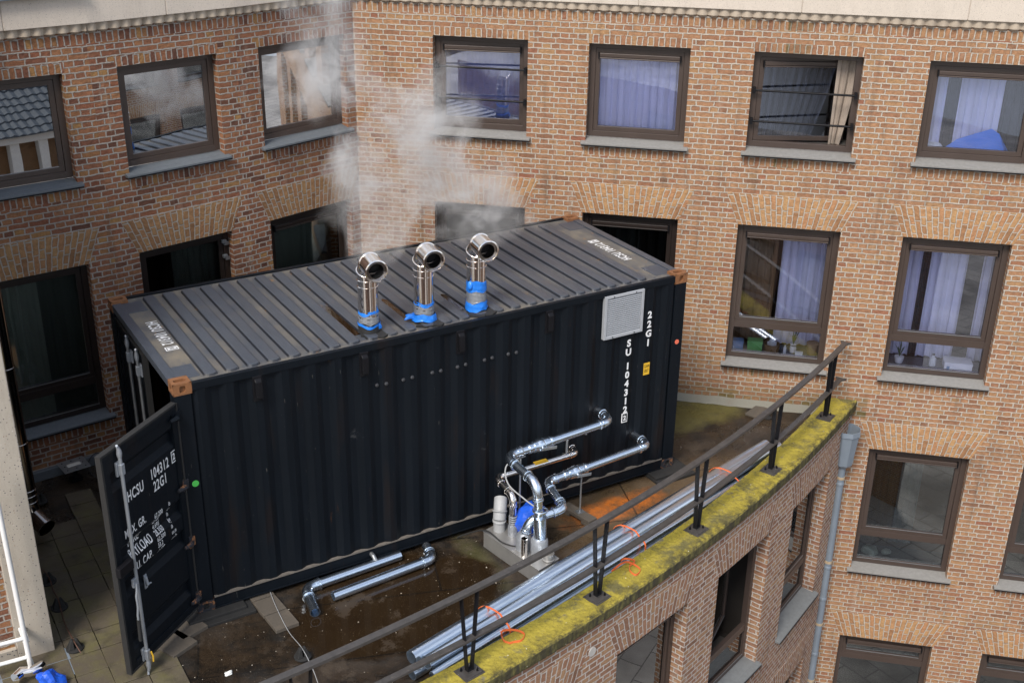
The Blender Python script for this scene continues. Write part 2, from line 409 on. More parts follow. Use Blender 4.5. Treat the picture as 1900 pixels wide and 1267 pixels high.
def deck():
    m=NT("wet_bitumen_roof"); P=m.tc.outputs["Object"]
    def blob(x,y,rx,ry,rot=0,soft=.35,amp=.6,ns=2.2):
        v=m.mapv(P,(1,1,0),(-x,-y,0)); v=m.mapv(v,(1/rx,1/ry,0),rot=(0,0,rot))
        ln=m.n("VectorMath",operation='LENGTH'); m.l(v,ln.inputs[0])
        d=m.math('ADD', ln.outputs["Value"], m.math('MULTIPLY', m.math('SUBTRACT', m.noise(ns,6,rough=.65), .5), amp*2))
        return m.ramp(d,[(max(0,1-soft),1),(1,0)])
    c=m.mix(m.noise(1.4,7,rough=.7),(.020,.014,.009),(.044,.029,.017))
    c=m.mix(m.ramp(m.noise(4,7,rough=.72),[(.44,0),(.60,.9)]),c,(.011,.009,.007))
    dry=blob(5.6,-.55,2.3,.8,-.3,.4,.4); c=m.mix(dry,c,m.mix(m.noise(6,6,rough=.7),(.065,.042,.024),(.125,.085,.045)))
    rust=blob(4.95,-.38,.85,.27,.38,.5,.45,5); c=m.mix(m.math('MULTIPLY',rust,m.ramp(m.noise(12,5,rough=.7),[(.3,.2),(.6,1)])),c,(.42,.125,.022))
    rust2=blob(2.3,-1.0,.22,.08,.2,.6,.6,6); c=m.mix(m.math('MULTIPLY',rust2,.6),c,(.32,.10,.02))
    moss=blob(7.0,1.35,1.5,.75,-.70,.25,.35,2.0); c=m.mix(moss,c,m.mix(m.noise(11,6,rough=.7),(.065,.058,.018),(.15,.13,.035)))
    moss2=blob(3.0,-.55,.18,.75,0,.6,.3,3); c=m.mix(m.math('MULTIPLY',moss2,.5),c,(.10,.095,.035))
    pud=blob(1.9,-.75,1.25,.85,0,.12,.28,1.3)
    c=m.mix(pud,c,m.mix(m.noise(3,5),(.014,.008,.004),(.030,.018,.008)))
    bk=m.n("TexBrick"); m.l(m.mapv(P,(1,1,1),rot=(0,0,.32)),bk.inputs["Vector"]); bk.inputs["Scale"].default_value=1; bk.inputs["Brick Width"].default_value=5; bk.inputs["Row Height"].default_value=.92; bk.inputs["Mortar Size"].default_value=.012; bk.inputs["Mortar Smooth"].default_value=.4
    c=m.mix(m.math('MULTIPLY',bk.outputs["Fac"],.75),c,(.008,.007,.006))
    silt=m.ramp(m.noise(2.6,8,m.mapv(P,(1,1,1),(5,3,0)),.72),[(.55,0),(.63,.55)]); c=m.mix(silt,c,(.065,.047,.031))
    spk=m.ramp(m.noise(120,2),[(.70,0),(.74,1)]); c=m.mix(m.math('MULTIPLY',spk,.6),c,(.35,.28,.18))
    wet=m.ramp(m.noise(1.8,5),[(.42,.22),(.62,.7)])
    rg=m.mix(pud,wet,(.03,.03,.03)); rg=m.mix(silt,rg,(.8,.8,.8))
    bs=m.math('MULTIPLY', m.noise(38,6,rough=.7), m.math('SUBTRACT',1,pud))
    m.bump(bs,.6,.012)
    return m.set(col=c,rough=rg,spec=.55)
M['deck']=deck()

def paint(name, col, streak=.5):
    m=NT(name); P=m.tc.outputs["Object"]
    sv=m.mapv(P,(9,9,.35)); n=m.noise(2.5,6,sv,.65)
    c=m.mix(n, tuple(x*.6 for x in col), tuple(x*1.5 for x in col))
    c=m.mix(m.ramp(m.noise(1.3,5,m.mapv(P,(3,3,.5))),[(.58,0),(.76,.45)]), c, (.020,.010,.005))
    c=m.mix(m.ramp(m.noise(26,5,m.mapv(P,(3,3,.6)),.7),[(.68,0),(.73,.6)]), c, (.10,.10,.10))
    rg=m.math('ADD', .40, m.math('MULTIPLY', n, .3))
    c=m.mix(m.ramp(m.noise(3.2,7,m.mapv(P,(1,1,1.6),(3,1,5)),.75),[(.66,0),(.70,.5)]), c, (.055,.058,.062))
    c=m.mix(m.ramp(m.noise(9,7,m.mapv(P,(1.4,1.4,.22),(7,1,2)),.7),[(.67,0),(.72,.7)]), c, (.075,.035,.014))
    c=m.mix(m.ramp(m.noise(60,3,m.mapv(P,(1,1,.10),(1,7,3)),.6),[(.73,0),(.76,.5)]), c, (.20,.19,.17))
    m.bump(m.noise(2.2,4,m.mapv(P,(1,1,.7))),.35,.03)
    return m.set(col=c, rough=rg, spec=.2)
M['boltm']=simple('dull_bolt',(.05,.052,.058),.5,.3,.3,20)
M['paint']=paint("black_navy_paint",(.0030,.0052,.0086))
def rusty(name,amt):
    m=NT(name)
    c=m.mix(m.noise(20,5,rough=.7),(.09,.04,.018),(.32,.135,.05))
    c=m.mix(m.ramp(m.noise(16,6,rough=.75),[(amt-.04,0),(amt+.04,1)]),c,(.012,.014,.02))
    m.bump(m.noise(50,5),.6,.004)
    return m.set(col=c,rough=.8)
M['rust']=rusty("rusty_casting",.62); M['rust_b']=rusty("painted_casting",.44)
def roofpaint():
    m=NT("container_roof_paint"); P=m.tc.outputs["Object"]
    a=m.n("Attribute"); a.attribute_name="dirt"
    base=m.mix(m.noise(5,6,m.mapv(P,(4,1,1)),.7),(.034,.042,.056),(.075,.086,.106))
    scr=m.noise(7,8,m.mapv(P,(5,1.2,1)),.8); base=m.mix(m.ramp(scr,[(.60,0),(.70,.5)]),base,(.13,.14,.16))
    dust=m.mix(m.noise(3,5),(.22,.19,.145),(.13,.115,.09))
    n=m.noise(2.6,7,m.mapv(P,(2,1,1)),.7)
    f=m.math('MULTIPLY',a.outputs["Fac"],m.ramp(n,[(.34,.05),(.66,1.0)]))
    c=m.mix(f,base,dust)
    fk=m.n("Attribute"); fk.attribute_name="flank_shade"; c=m.mix(m.math('MULTIPLY',fk.outputs["Fac"],.9),c,(.010,.012,.018))  # rib sides darkened: their edge shading is put into the colour
    ru=m.math('MULTIPLY',a.outputs["Fac"],m.ramp(m.noise(3.1,6,m.mapv(P,(1.5,1.2,1),(4,2,0)),.75),[(.60,0),(.68,.9)]))
    c=m.mix(ru,c,(.26,.135,.035))
    c=m.mix(m.ramp(m.noise(90,3),[(.70,0),(.75,.5)]),c,(.35,.33,.3))
    rg=m.mix(f,(.36,.36,.36),(.85,.85,.85))
    m.bump(m.noise(8,5),.15,.01)
    return m.set(col=c,rough=rg,spec=.5)
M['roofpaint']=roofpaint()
def water():
    m=NT("standing_water"); return m.set(col=(.022,.012,.005),rough=.04,spec=.8)
M['water']=water()

# ------------------------------------------------------------------ text
def text_polys(txt, h, wscale=1.0, bold=.0, align='LEFT', spacing=1.0):
    cu=bpy.data.curves.new("t",'FONT'); cu.body=txt; cu.size=1; cu.offset=bold; cu.align_x=align; cu.space_character=spacing*1.12
    cu.resolution_u=3
    o=bpy.data.objects.new("t",cu); SC.collection.objects.link(o)
    bpy.context.view_layer.update()
    me=bpy.data.meshes.new_from_object(o.evaluated_get(bpy.context.evaluated_depsgraph_get()))
    bpy.data.objects.remove(o); k=h/.70
    vs=[(v.co.x*k*wscale, v.co.y*k) for v in me.vertices]; fs=[tuple(p.vertices) for p in me.polygons]
    bpy.data.meshes.remove(me); return vs,fs
def lettering(items, fn, cuts_u=(), cuts_v=(), parent=None, mat=None, name='lettering'):
    """items: (text,u,v,h,wscale,align[,rot90]) ; fn(u,v)->world point"""
    bm=bmesh.new()
    for it in items:
        t,u,v,h,ws,al=it[:6]
        if t=='[]':      # a box outline round a character: u,v centre, h height, ws width
            th=h*.09
            for (a,b,c,d) in ((-ws/2,ws/2,h/2-th,h/2),(-ws/2,ws/2,-h/2,-h/2+th),(-ws/2,-ws/2+th,-h/2+th,h/2-th),(ws/2-th,ws/2,-h/2+th,h/2-th)):
                q=[bm.verts.new((u+x,v+y,0)) for x,y in ((a,c),(b,c),(b,d),(a,d))]; bm.faces.new(q)
            continue
        vs,fs=text_polys(t,h,ws*.92 if len(t)>1 else ws*1.12,.018 if len(t)>1 else .045,al)
        bv=[bm.verts.new((u+x,v+y,0)) for x,y in vs]
        for f in fs:
            try: bm.faces.new([bv[i] for i in f])
            except Exception: pass
    for c in cuts_u: bmesh.ops.bisect_plane(bm, geom=bm.verts[:]+bm.edges[:]+bm.faces[:], plane_co=(c,0,0), plane_no=(1,0,0))
    for c in cuts_v: bmesh.ops.bisect_plane(bm, geom=bm.verts[:]+bm.edges[:]+bm.faces[:], plane_co=(0,c,0), plane_no=(0,1,0))
    for v in bm.verts: v.co=Vector(fn(v.co.x,v.co.y))
    me=bpy.data.meshes.new(name); bm.to_mesh(me); bm.free(); me.materials.append(mat or M['text'])
    o=bpy.data.objects.new(name,me); SC.collection.objects.link(o)
    if parent: o.parent=parent; o.matrix_parent_inverse=Matrix.Translation(-parent.location)
    return o

# ------------------------------------------------------------------ walls
def wall(F, s0, s1, z0, z1, ops, mat, parent, bands=(), maxs=.6, depth=.13, uoff=0, name='wall'):
    """ops: (s0,s1,z0,z1) openings with reveals; bands: (s0,s1,z0,z1) of upright bricks"""
    mb=MB()
    S=sorted({s0,s1,*[x for o in list(ops)+list(bands) for x in o[:2] if s0<x<s1]})
    Z=sorted({z0,z1,*[x for o in list(ops)+list(bands) for x in o[2:4] if z0<x<z1],*[o[2]-.07 for o in ops]})
    S2=[]
    for a,b in zip(S,S[1:]):
        n=max(1,int(math.ceil((b-a)/maxs))); S2+=[a+(b-a)*i/n for i in range(n)]
    S2.append(S[-1])
    for a,b in zip(S2,S2[1:]):
        for c,d in zip(Z,Z[1:]):
            sm=(a+b)/2; zm=(c+d)/2
            if any(o[0]<sm<o[1] and o[2]-.07<zm<o[3] for o in ops): continue
            bd=[o for o in bands if o[0]<sm<o[1] and o[2]<zm<o[3]]
            P=[F(a,0,c),F(b,0,c),F(b,0,d),F(a,0,d)]
            if bd:
                k=bd[0][2]; uv=[(.059+(y-k),x+uoff) for x,y in ((a,c),(b,c),(b,d),(a,d))]
            else: uv=[(x+uoff,y) for x,y in ((a,c),(b,c),(b,d),(a,d))]
            mb.face(P,uv)
    for (a,b,c,d) in ops:
        for s in (a,b):
            if s0<=s<=s1: mb.face([F(s,0,c-.07),F(s,depth,c-.07),F(s,depth,d),F(s,0,d)],[(s+uoff,c-.07),(s+uoff+depth*1.0,c-.07),(s+uoff+depth,d),(s+uoff,d)])
        for z in (c-.07,d):
            mb.face([F(a,0,z),F(b,0,z),F(b,depth,z),F(a,depth,z)],[(z+x*0+.059,y) for x,y in ((0,a),(0,b),(.1,b),(.1,a))])
    return mb.build(name,mat,parent)
def arch(F, s0, s1, z, mat, parent, h=.42, splay=.17, n=8):
    mb=MB(); d0=-.003
    c=(s0+s1)/2
    def pt(t,k,d): 
        s=s0+(s1-s0)*t; return F(s+(t*2-1)*splay*k, d, z+h*k*(1+ .0))
    for i in range(n):
        t0,t1=i/n,(i+1)/n
        for j in range(3):
            k0,k1=j/3,(j+1)/3
            mb.face([pt(t0,k0,d0),pt(t1,k0,d0),pt(t1,k1,d0),pt(t0,k1,d0)],
                    [(k0*h+.004,(t0*1.1)*(s1-s0)+.0),(k0*h+.004,t1*1.1*(s1-s0)),(k1*h+.004,t1*1.1*(s1-s0)),(k1*h+.004,t0*1.1*(s1-s0))])
        mb.face([pt(t0,0,d0),pt(t1,0,d0),pt(t1,0,.01),pt(t0,0,.01)]); mb.face([pt(t0,1,d0),pt(t1,1,d0),pt(t1,1,.01),pt(t0,1,.01)])
    for t in (0,1): mb.face([pt(t,0,d0),pt(t,1,d0),pt(t,1,.01),pt(t,0,.01)])
    return mb.build('arch',mat,parent)

def ringframe(mb, F, s0,s1,z0,z1, w, d0, d1):
    mb.box(s0,s0+w,d0,d1,z0,z1,F); mb.box(s1-w,s1,d0,d1,z0,z1,F)
    mb.box(s0+w,s1-w,d0,d1,z0,z0+w,F); mb.box(s0+w,s1-w,d0,d1,z1-w,z1,F)
def drape(F, s0,s1,z0,z1,d,amp=.018,n=60,waves=11,seed=0,fan=None,gather=0):
    rnd=random.Random(seed); mb=MB(); ph=rnd.random()*6
    zs=[z0+(z1-z0)*j/8 for j in range(9)]
    def f(i,z):
        t=i/n; k=(z-z0)/(z1-z0)
        s=s0+(s1-s0)*t
        if gather: s=s0+(s1-s0)*(t*(1-gather*(1-k)**1.5))
        return F(s, d+amp*math.sin(t*waves*6.28+ph+.6*math.sin(t*9+ph)+ (1-k)*.5)+amp*.5*math.sin(t*waves*2.3*6.28+ph*2), z)
    for i in range(n):
        for a,b in zip(zs,zs[1:]):
            mb.face([f(i,a),f(i+1,a),f(i+1,b),f(i,b)],[(i/n,a),((i+1)/n,a),((i+1)/n,b),(i/n,b)])
    return mb
def window(F, s0,s1,z0,z1, parent, frame='frame', sill='sill_r', gl='glass', trans=None, blind=True, curtain=None, swing=0,
           bars=False, sillz=None, dfr=.115, room='dark_in', sillover=.055, gl_low=None):
    fm=M[frame]
    mb=MB(); ringframe(mb,F,s0,s1,z0,z1,.075,dfr,dfr+.07)
    if trans: mb.box(s0+.075,s1-.075,dfr+.004,dfr+.066,trans-.05,trans+.05,F)
    W=mb.build('window',fm,parent,bevel=.003)
    a,b,c,d=s0+.078,s1-.078,(trans+.05 if trans else z0+.075)+.003,z1-.078
    if swing:
        ph=R_(swing); F2=lambda s,dd,z: F(a+(s-a)*math.cos(ph)-(dd-dfr-.02)*math.sin(ph)*1.0, dfr+.02+(s-a)*math.sin(ph)+(dd-dfr-.02)*math.cos(ph), z)
    else: F2=F
    mb=MB(); ringframe(mb,F2,a,b,c,d,.058,dfr+.012,dfr+.06); mb.build('sash',fm,W,bevel=.003)
    mb=MB(); mb.box(a+.058,b-.058,dfr+.032,dfr+.040,c+.058,d-.058,F2); mb.build('pane',M[gl],W)
    if trans:
        mb=MB(); mb.box(s0+.076,s1-.076,dfr+.032,dfr+.040,z0+.076,trans-.051,F); mb.build('pane',M[gl_low or gl],W)
        mb=MB(); mb.box(a+.058,b-.058,dfr+.006,dfr+.011,c+.050,c+.057,F2); mb.build('glazing_bead',M['galv_d'],W)
        mb=MB(); mb.box(s0+.076,s1-.076,dfr-.006,dfr-.001,z0+.068,z0+.075,F); mb.build('glazing_bead',M['galv_d'],W)
    if blind:
        mb=MB(); mb.box(a+.052,b-.052,dfr-.03,dfr+.010,d-.105,d-.055,F2); mb.box(a+.052,b-.052,dfr-.038,dfr-.002,d-.125,d-.108,F2)
        q=mb.build('blind_cassette',fm,W,bevel=.006)
        mb=MB()
        for s in (a+.036,b-.050): mb.box(s,s+.014,dfr-.042,dfr+.011,d-.128,d-.050,F2)
        mb.build('end_cap',M['black'],W)
    if sillz is None: sillz=z0-.005
    mb=MB(); t=.026
    P=[F(x,y,z) for z in (0,1) for y in (0,1) for x in (0,1)]
    lo,hi=-.075,dfr+.02
    def sp(s,y,top): return F(s,(lo,hi)[y],(sillz-.045+ (0 if top else -t)) if y==0 else (sillz-.002+(0 if top else -t)))
    mb.hexa([F(s,(-.001,hi)[y],(sillz-.029+(0 if z else -.038)) if y==0 else (sillz-.002+(0 if z else -t))) for z in (0,1) for y in (0,1) for s in (s0+.001,s1-.001)])
    mb.hexa([F(s,(lo,-.0012)[y],(sillz-.045+(0 if z else -t)) if y==0 else (sillz-.029+(0 if z else -.05))) for z in (0,1) for y in (0,1) for s in (s0-sillover,s1+sillover)])
    mb.build('sill',M[sill],W,bevel=.004)
    mb=MB(); mb.box(s0-sillover+.01,s1+sillover-.01,lo-.004,lo+.01,sillz-.045-t-.012,sillz-.045-t+.004,F); mb.build('drip_edge',M['black'],W)
    # room behind the glass
    mb=MB(); x0,x1,y0,y1,c0,c1=s0-.35,s1+.35,dfr+.075,dfr+1.6,z0-.02,z1+.25
    mb.face([F(x0,y1,c0),F(x1,y1,c0),F(x1,y1,c1),F(x0,y1,c1)]); mb.face([F(x0,y0,c0),F(x0,y1,c0),F(x0,y1,c1),F(x0,y0,c1)])
    mb.face([F(x1,y0,c0),F(x1,y1,c0),F(x1,y1,c1),F(x1,y0,c1)]); mb.face([F(x0,y0,c0),F(x1,y0,c0),F(x1,y1,c0),F(x0,y1,c0)])
    mb.face([F(x0,y0,c1),F(x1,y0,c1),F(x1,y1,c1),F(x0,y1,c1)])
    mb.build('interior',M[room],W)
    mb=MB(); mb.box(s0-.1,s1+.1,dfr+.073,dfr+.42,z0+.02,z0+.05,F); mb.build('window_board',M['board'],W)
    if curtain:
        for cu in (curtain if isinstance(curtain,list) else [curtain]):
            m_,u0,u1,dd=cu[:4]; kw=cu[4] if len(cu)>4 else {}
            drape(F,s0+(s1-s0)*u0,s0+(s1-s0)*u1,z0+.06,z1+.05,dfr+dd,seed=int(s0*100+z0*10+u0*7)&255,n=max(16,int(90*(u1-u0))),waves=12*(u1-u0),**kw).build('curtain',M[m_],W,smooth=True,sharp=80)
    if bars:
        for k in bars:
            zz=z0+(z1-z0)*k
            mb=MB(); mb.tube([F(s0+.04,dfr-.06,zz),F(s1-.04,dfr-.06,zz)],.014,10)
            for s in (s0+.02,s1-.055): mb.box(s,s+.035,dfr-.09,dfr,zz-.035,zz+.035,F)
            mb.build('safety_bar',M['black'],W,smooth=True)
    return W
def flutes(F, s0, s1, parent, z0=5.185, z1=5.29, mat='flute', pitch=.135, ph=0):
    mb=MB(); n=int((s1-s0)/pitch*10); P=[]
    for i in range(n+1):
        s=s0+(s1-s0)*i/n; k=abs(math.sin(math.pi*(s+ph)/pitch))
        P.append((s,k))
    for (a,k),(b,l) in zip(P,P[1:]):
        mb.face([F(a,-.01,z0-.012+.03*(1-k)),F(b,-.01,z0-.012+.03*(1-l)),F(b,-.015-.045*l,z0+.022),F(a,-.015-.045*k,z0+.022)])
        mb.face([F(a,-.015-.045*k,z0+.022),F(b,-.015-.045*l,z0+.022),F(b,-.02-.035*l,z1),F(a,-.02-.035*k,z1)])
    return mb.build('fluted_band',M[mat],parent,smooth=True,sharp=30)
def fascia(F, s0, s1, parent, joints, z0=5.29, z1=5.60, dout=-.075):
    js=[s0]+[j for j in joints if s0<j<s1]+[s1]
    mb=MB()
    for a,b in zip(js,js[1:]): mb.box(a+.004,b-.004,dout,.3,z0,z1,F)
    mb.box(s0,s1,dout+.012,.29,z0+.005,z1-.005,F)
    return mb.build('fascia',M['fascia'],parent,bevel=.006)

# ---- right wing
TR=math.cos(A42)
right=thing('brick_building','tall orange brick building wing with rows of brown framed windows behind the container','building',FR(-1,0,-4))
WX=[(-4.58,-3.32),(-2.535,-1.255),(-.47,.845),(1.62,2.955),(3.66,5.0)]
rows=[(3.57,4.79),(.60,2.55),(-2.50,-.56),(-5.75,-3.76)]
ops=[]; bands=[]
for i,(z0,z1) in enumerate(rows):
    for j,(a,b) in enumerate(WX):
        if i>1 and j<3: continue
        ops.append((a,b,z0,z1))
        if i==0: bands.append((a-.02,b+.02,z1,z1+.115))
        bands.append((a-.02,b+.02,z0-.225,z0-.11))
bands.append((-5.652,6.5,5.06,5.175))
wall(FR,-5.652,6.5,-12,5.3,ops,M['brick_r'],right,bands)
for i,(z0,z1) in enumerate(rows):
    for j,(a,b) in enumerate(WX):
        if i>1 and j<3: continue
        if i>0: arch(FR,a-.01,b+.01,z1,M['arch_r'],right)
G='glass'
window(FR,*WX[0],*rows[0],right,gl='glass_h',curtain=[('curt_lav',-.1,1.1,.30,dict(amp=.008))],swing=3,bars=(.67,.33))
window(FR,*WX[1],*rows[0],right,curtain=[('curt_lav',-.02,1.02,.16)])
window(FR,*WX[2],*rows[0],right,curtain=[('satin',.0,.80,.34,dict(amp=.055,gather=.25)),('curt_tan',.78,1.0,.14,dict(amp=.02,gather=.5))],swing=12,bars=(.60,.28))
window(FR,*WX[3],*rows[0],right,curtain=[('curt_lav',-.02,.22,.22),('curt_dark',.2,.34,.26),('curt_lav',.34,.72,.22),('curt_dark',.74,1.02,.26)])
window(FR,*WX[4],*rows[0],right,curtain=[('curt_lav',0,1,.2)])
window(FR,*WX[0],*rows[1],right,frame='frame_d',gl='glass_s',trans=1.09)
window(FR,*WX[1],*rows[1],right,frame='frame_d',gl='glass_s',trans=1.09,curtain=[('curt_dark',.15,.6,.2)])
window(FR,*WX[2],*rows[1],right,trans=1.09,curtain=[('curt_lav',.48,1.02,.46),('curt_brown',.0,.44,.5)],room='wood_in')
window(FR,*WX[3],*rows[1],right,trans=1.09,curtain=[('curt_lav',.05,.28,.46),('curt_lav',.36,.72,.46),('curt_lav',.86,1.02,.46),('curt_dark',.28,.36,.5)])
window(FR,*WX[4],*rows[1],right,trans=1.09,curtain=[('curt_lav',0,1,.46)])
window(FR,*WX[3],*rows[2],right,gl='glass_s',trans=-2.0,curtain=[('curt_brown',.0,.42,.5),('curt_grey',.44,.66,.55)],room='wood_in')
window(FR,*WX[4],*rows[2],right,gl='glass_s',trans=-2.0)
window(FR,*WX[3],*rows[3],right,gl='glass_s',trans=-4.2)
window(FR,*WX[4],*rows[3],right,gl='glass_s',trans=-4.2)
flutes(FR,-5.66,6.5,right); fascia(FR,-5.66,6.5,right,[-3.9,-1.93,.035,1.95,3.9])
# ---- left wing
left=thing('brick_building','shaded reddish brick building wing with mirror-like windows left of the steam','building',(0,3.7,-4))
LW=[[(1.68,3.11)],[(.31,1.575)],[(.32,1.68)]]
for i in range(3):
    ops=[]; bands=[]
    for (a,b) in LW[i]:
        ops+= [(a,b,3.57,4.77),(a,b,.60,2.54)]
        bands+= [(a-.02,b+.02,4.77,4.885),(a-.02,b+.02,3.345,3.46),(a-.02,b+.02,.375,.49)]
    bands.append((0,LL[i],5.06,5.175))
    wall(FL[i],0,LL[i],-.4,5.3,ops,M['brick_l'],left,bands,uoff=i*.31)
    for (a,b) in LW[i]:
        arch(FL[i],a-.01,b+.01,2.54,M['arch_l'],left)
        window(FL[i],a,b,3.57,4.77,left,sill='sill_l',gl='glass_m',blind=False,curtain=[('curt_gg',0,1,.3)] if i==2 else None)
        window(FL[i],a,b,.60,2.54,left,frame='frame_d',sill='sill_l',gl='glass_s',blind=(i==2),trans=1.0 if i==0 else None,
               curtain=[('curt_gg',-.25,.60,.10,dict(amp=.012)),('curt_mid',.60,1.02,.14,dict(amp=.012))] if i==0 else ([('curt_gg',.0,1,.12,dict(amp=.012))] if i==2 else [('curt_mid',.42,1.02,.14,dict(amp=.012))]))
    flutes(FL[i],0,LL[i],left); fascia(FL[i],0,LL[i]+(.03 if i<2 else -.05),left,[.7,2.55] if i==0 else ([.95] if i==1 else [1.0]))
# gutter above the left fascia
mb=MB(); mb.box(0,3.4,-.16,.1,5.605,5.70,FL[0]); mb.build('gutter',M['zinc'],left,bevel=.01)
# silver hinges of the middle lower left window
mb=MB()
for z in (2.40,2.20):
    mb.box(1.47,1.53,.075,.115,z-.03,z+.01,FL[1]); mb.box(1.50,1.56,.08,.114,z-.065,z-.025,FL[1])
h=mb.build('window_catch',M['galv_d'],left,bevel=.003)

# ---- curved lower wing
curved=thing('brick_building','curved brick wing under the mossy parapet at the lower right','building',FC(7,0,-6))
def sth(th): return (R_(th)-TH0)*RW
cop=[(sth(-75.68),sth(-72.85)),(sth(-71.45),sth(-68.62)),(sth(-67.2),sth(-64.4)),(sth(-79.95),sth(-77.1))]
crow=[(-2.60,-.60),(-5.8,-3.78)]
ops=[(a,b,*z) for a,b in cop for z in crow]
S1=sth(-62.88)
wall(FC,0,S1,-12,.02,ops,M['brick_c'],curved,maxs=.3,depth=.2)
for k,(a,b) in enumerate(cop):
    for z0,z1 in crow:
        arch(FC,a-.01,b+.01,z1,M['arch_c'],curved)
        up=z0>-3
        window(FC,a,b,z0,z1,curved,gl='glass_s',sill='sill_c',trans=z0+.5,dfr=.16,blind=(k in (0,3) and up),swing=14 if (k==1 and up) else 0,
               curtain=[('curt_brown',.0,.55,.2),('curt_tan',.55,.75,.25)] if k in (0,3) else ([('curt_gg',.5,1,.3)] if k==2 else None), room='wood_in' if k==0 else 'dark_in')
# coping with a slightly rounded, weathered rim
def sweep(prof, th0, th1, n, rim=None):
    mb=MB(); 
    for i in range(n):
        a=th0+(th1-th0)*i/n; b=th0+(th1-th0)*(i+1)/n
        for (r0,z0),(r1,z1) in zip(prof,prof[1:]):
            mb.face([arc(a,r0,z0),arc(b,r0,z0),arc(b,r1,z1),arc(a,r1,z1)])
    return mb
ZC=.16
prof=[(25.42,ZR-.05),(25.42,.145),(25.435,ZC)]+[(25.435+.345*k/6,ZC+.001*math.sin(k)) for k in range(1,7)]+[(25.795,ZC-.006),(25.81,ZC-.022),(25.812,.03),(25.80,.018),(25.70,.018)]
mb=sweep(prof,-92,-62.9,260)
cpo=mb.build('coping',M['coping'],curved,smooth=True,sharp=50)
sb_=cpo.modifiers.new('sub','SUBSURF'); sb_.subdivision_type='SIMPLE'; sb_.levels=sb_.render_levels=3
txc=bpy.data.textures.new('moss','CLOUDS'); txc.noise_scale=.045; txc.noise_depth=4
dmc=cpo.modifiers.new('disp','DISPLACE'); dmc.texture=txc; dmc.texture_coords='GLOBAL'; dmc.strength=.018; dmc.mid_level=.55
at=cpo.data.attributes.new("rim",'FLOAT','POINT')
for v in cpo.data.vertices:
    r=math.hypot(v.co.x-CO.x,v.co.y-CO.y); at.data[v.index].value=max(0,min(1,(r-25.64)/.15))
mb=MB(); 
c0=arc(-76.6,RW+.002,-.33)
tn=Vector((-math.sin(R_(-76.6)),math.cos(R_(-76.6)),0)); nn=Vector((math.cos(R_(-76.6)),math.sin(R_(-76.6)),0))
mb.tube([c0-nn*.01,c0+nn*.006],.055,14); mb.build('mortar_patch',M['plug'],curved)

# ------------------------------------------------------------------ ground and terrace
mb=MB(); mb.face([(-60,-60,-12.0),(70,-60,-12.0),(70,60,-12.0),(-60,60,-12.0)])
def paving():
    m=NT("pale_courtyard_paving"); b=m.n("TexBrick"); m.l(m.tc.outputs["Object"],b.inputs["Vector"])
    b.inputs["Color1"].default_value=(.30,.28,.26,1); b.inputs["Color2"].default_value=(.40,.375,.34,1); b.inputs["Mortar"].default_value=(.14,.13,.12,1)
    b.inputs["Scale"].default_value=1; b.inputs["Brick Width"].default_value=1.2; b.inputs["Row Height"].default_value=.6; b.inputs["Mortar Size"].default_value=.02
    c=m.mix(m.ramp(m.noise(.25,5),[(.45,0),(.6,.8)]),b.outputs["Color"],(.12,.11,.10)); return m.set(col=c,rough=.85)
struct(mb.build('courtyard_ground',paving()))
mb=MB(); th=[-92+29.2*i/60 for i in range(61)]
for a,b in zip(th,th[1:]):
    pa,pb=arc(a,25.5,ZR),arc(b,25.5,ZR)
    # strips from the parapet back to the walls
    def back(p):
        x=p.x
        y=5.2
        return Vector((x,y,ZR))
    for k in range(6):
        u,v=k/6,(k+1)/6
        A_,B_=back(pa),back(pb)
        mb.face([pa.lerp(A_,u),pb.lerp(B_,u),pb.lerp(B_,v),pa.lerp(A_,v)])
struct(mb.build('roof_terrace',M['deck']))
# mortar upstand along the foot of the right wall
mb=MB(); n=60
rn=random.Random(3)
P=[(-5.4+6.3*i/n, .10+.03*rn.random(), .05+.02*rn.random()) for i in range(n+1)]
for (a,w0,h0),(b,w1,h1) in zip(P,P[1:]):
    mb.face([FR(a,-w0,ZR+.004),FR(b,-w1,ZR+.004),FR(b,-.03,ZR+h1),FR(a,-.03,ZR+h0)])
    mb.face([FR(a,-.03,ZR+h0),FR(b,-.03,ZR+h1),FR(b,.02,ZR+h1+.03),FR(a,.02,ZR+h0+.03)])
struct(mb.build('roof_flashing',M['mortarlow'],smooth=True))
mb=MB()
for i in range(3): mb.box(0,LL[i],-.05,.02,ZR,ZR+.13,FL[i])
struct(mb.build('roof_flashing',M['sill_l'],bevel=.01))

# pavers: a path along the left side
tiles=MB(); rp=random.Random(5)
def slab(mb,x,y,z,w,l,h,rot=0,tilt=(0,0)):
    m=Matrix.Translation((x,y,z)) @ Matrix.Rotation(rot,4,'Z') @ Matrix.Rotation(tilt[0],4,'X') @ Matrix.Rotation(tilt[1],4,'Y')
    mb.hexa([m@Vector((i*w/2,j*l/2,k)) for k in (0,h) for j in (-1,1) for i in (-1,1)])
for i in range(-3,3):
    for j in range(-5,12):
        x=-1.135+.307*i; y=.155+.309*j
        if (j>=8 and i in (0,1)) or (j>=10 and i>-2) : continue
        if x>-.3 and (y<.7 ): continue
        if y<-.9 and x>-.8: continue
        slab(tiles,x+rp.uniform(-.003,.003),y+rp.uniform(-.003,.003),ZR+.002,.300,.300,.026+rp.uniform(-.004,.005),rp.uniform(-.01,.01),(rp.uniform(-.012,.012),rp.uniform(-.012,.012)))
struct(tiles.build('paver_path',M['paver'],bevel=.004))

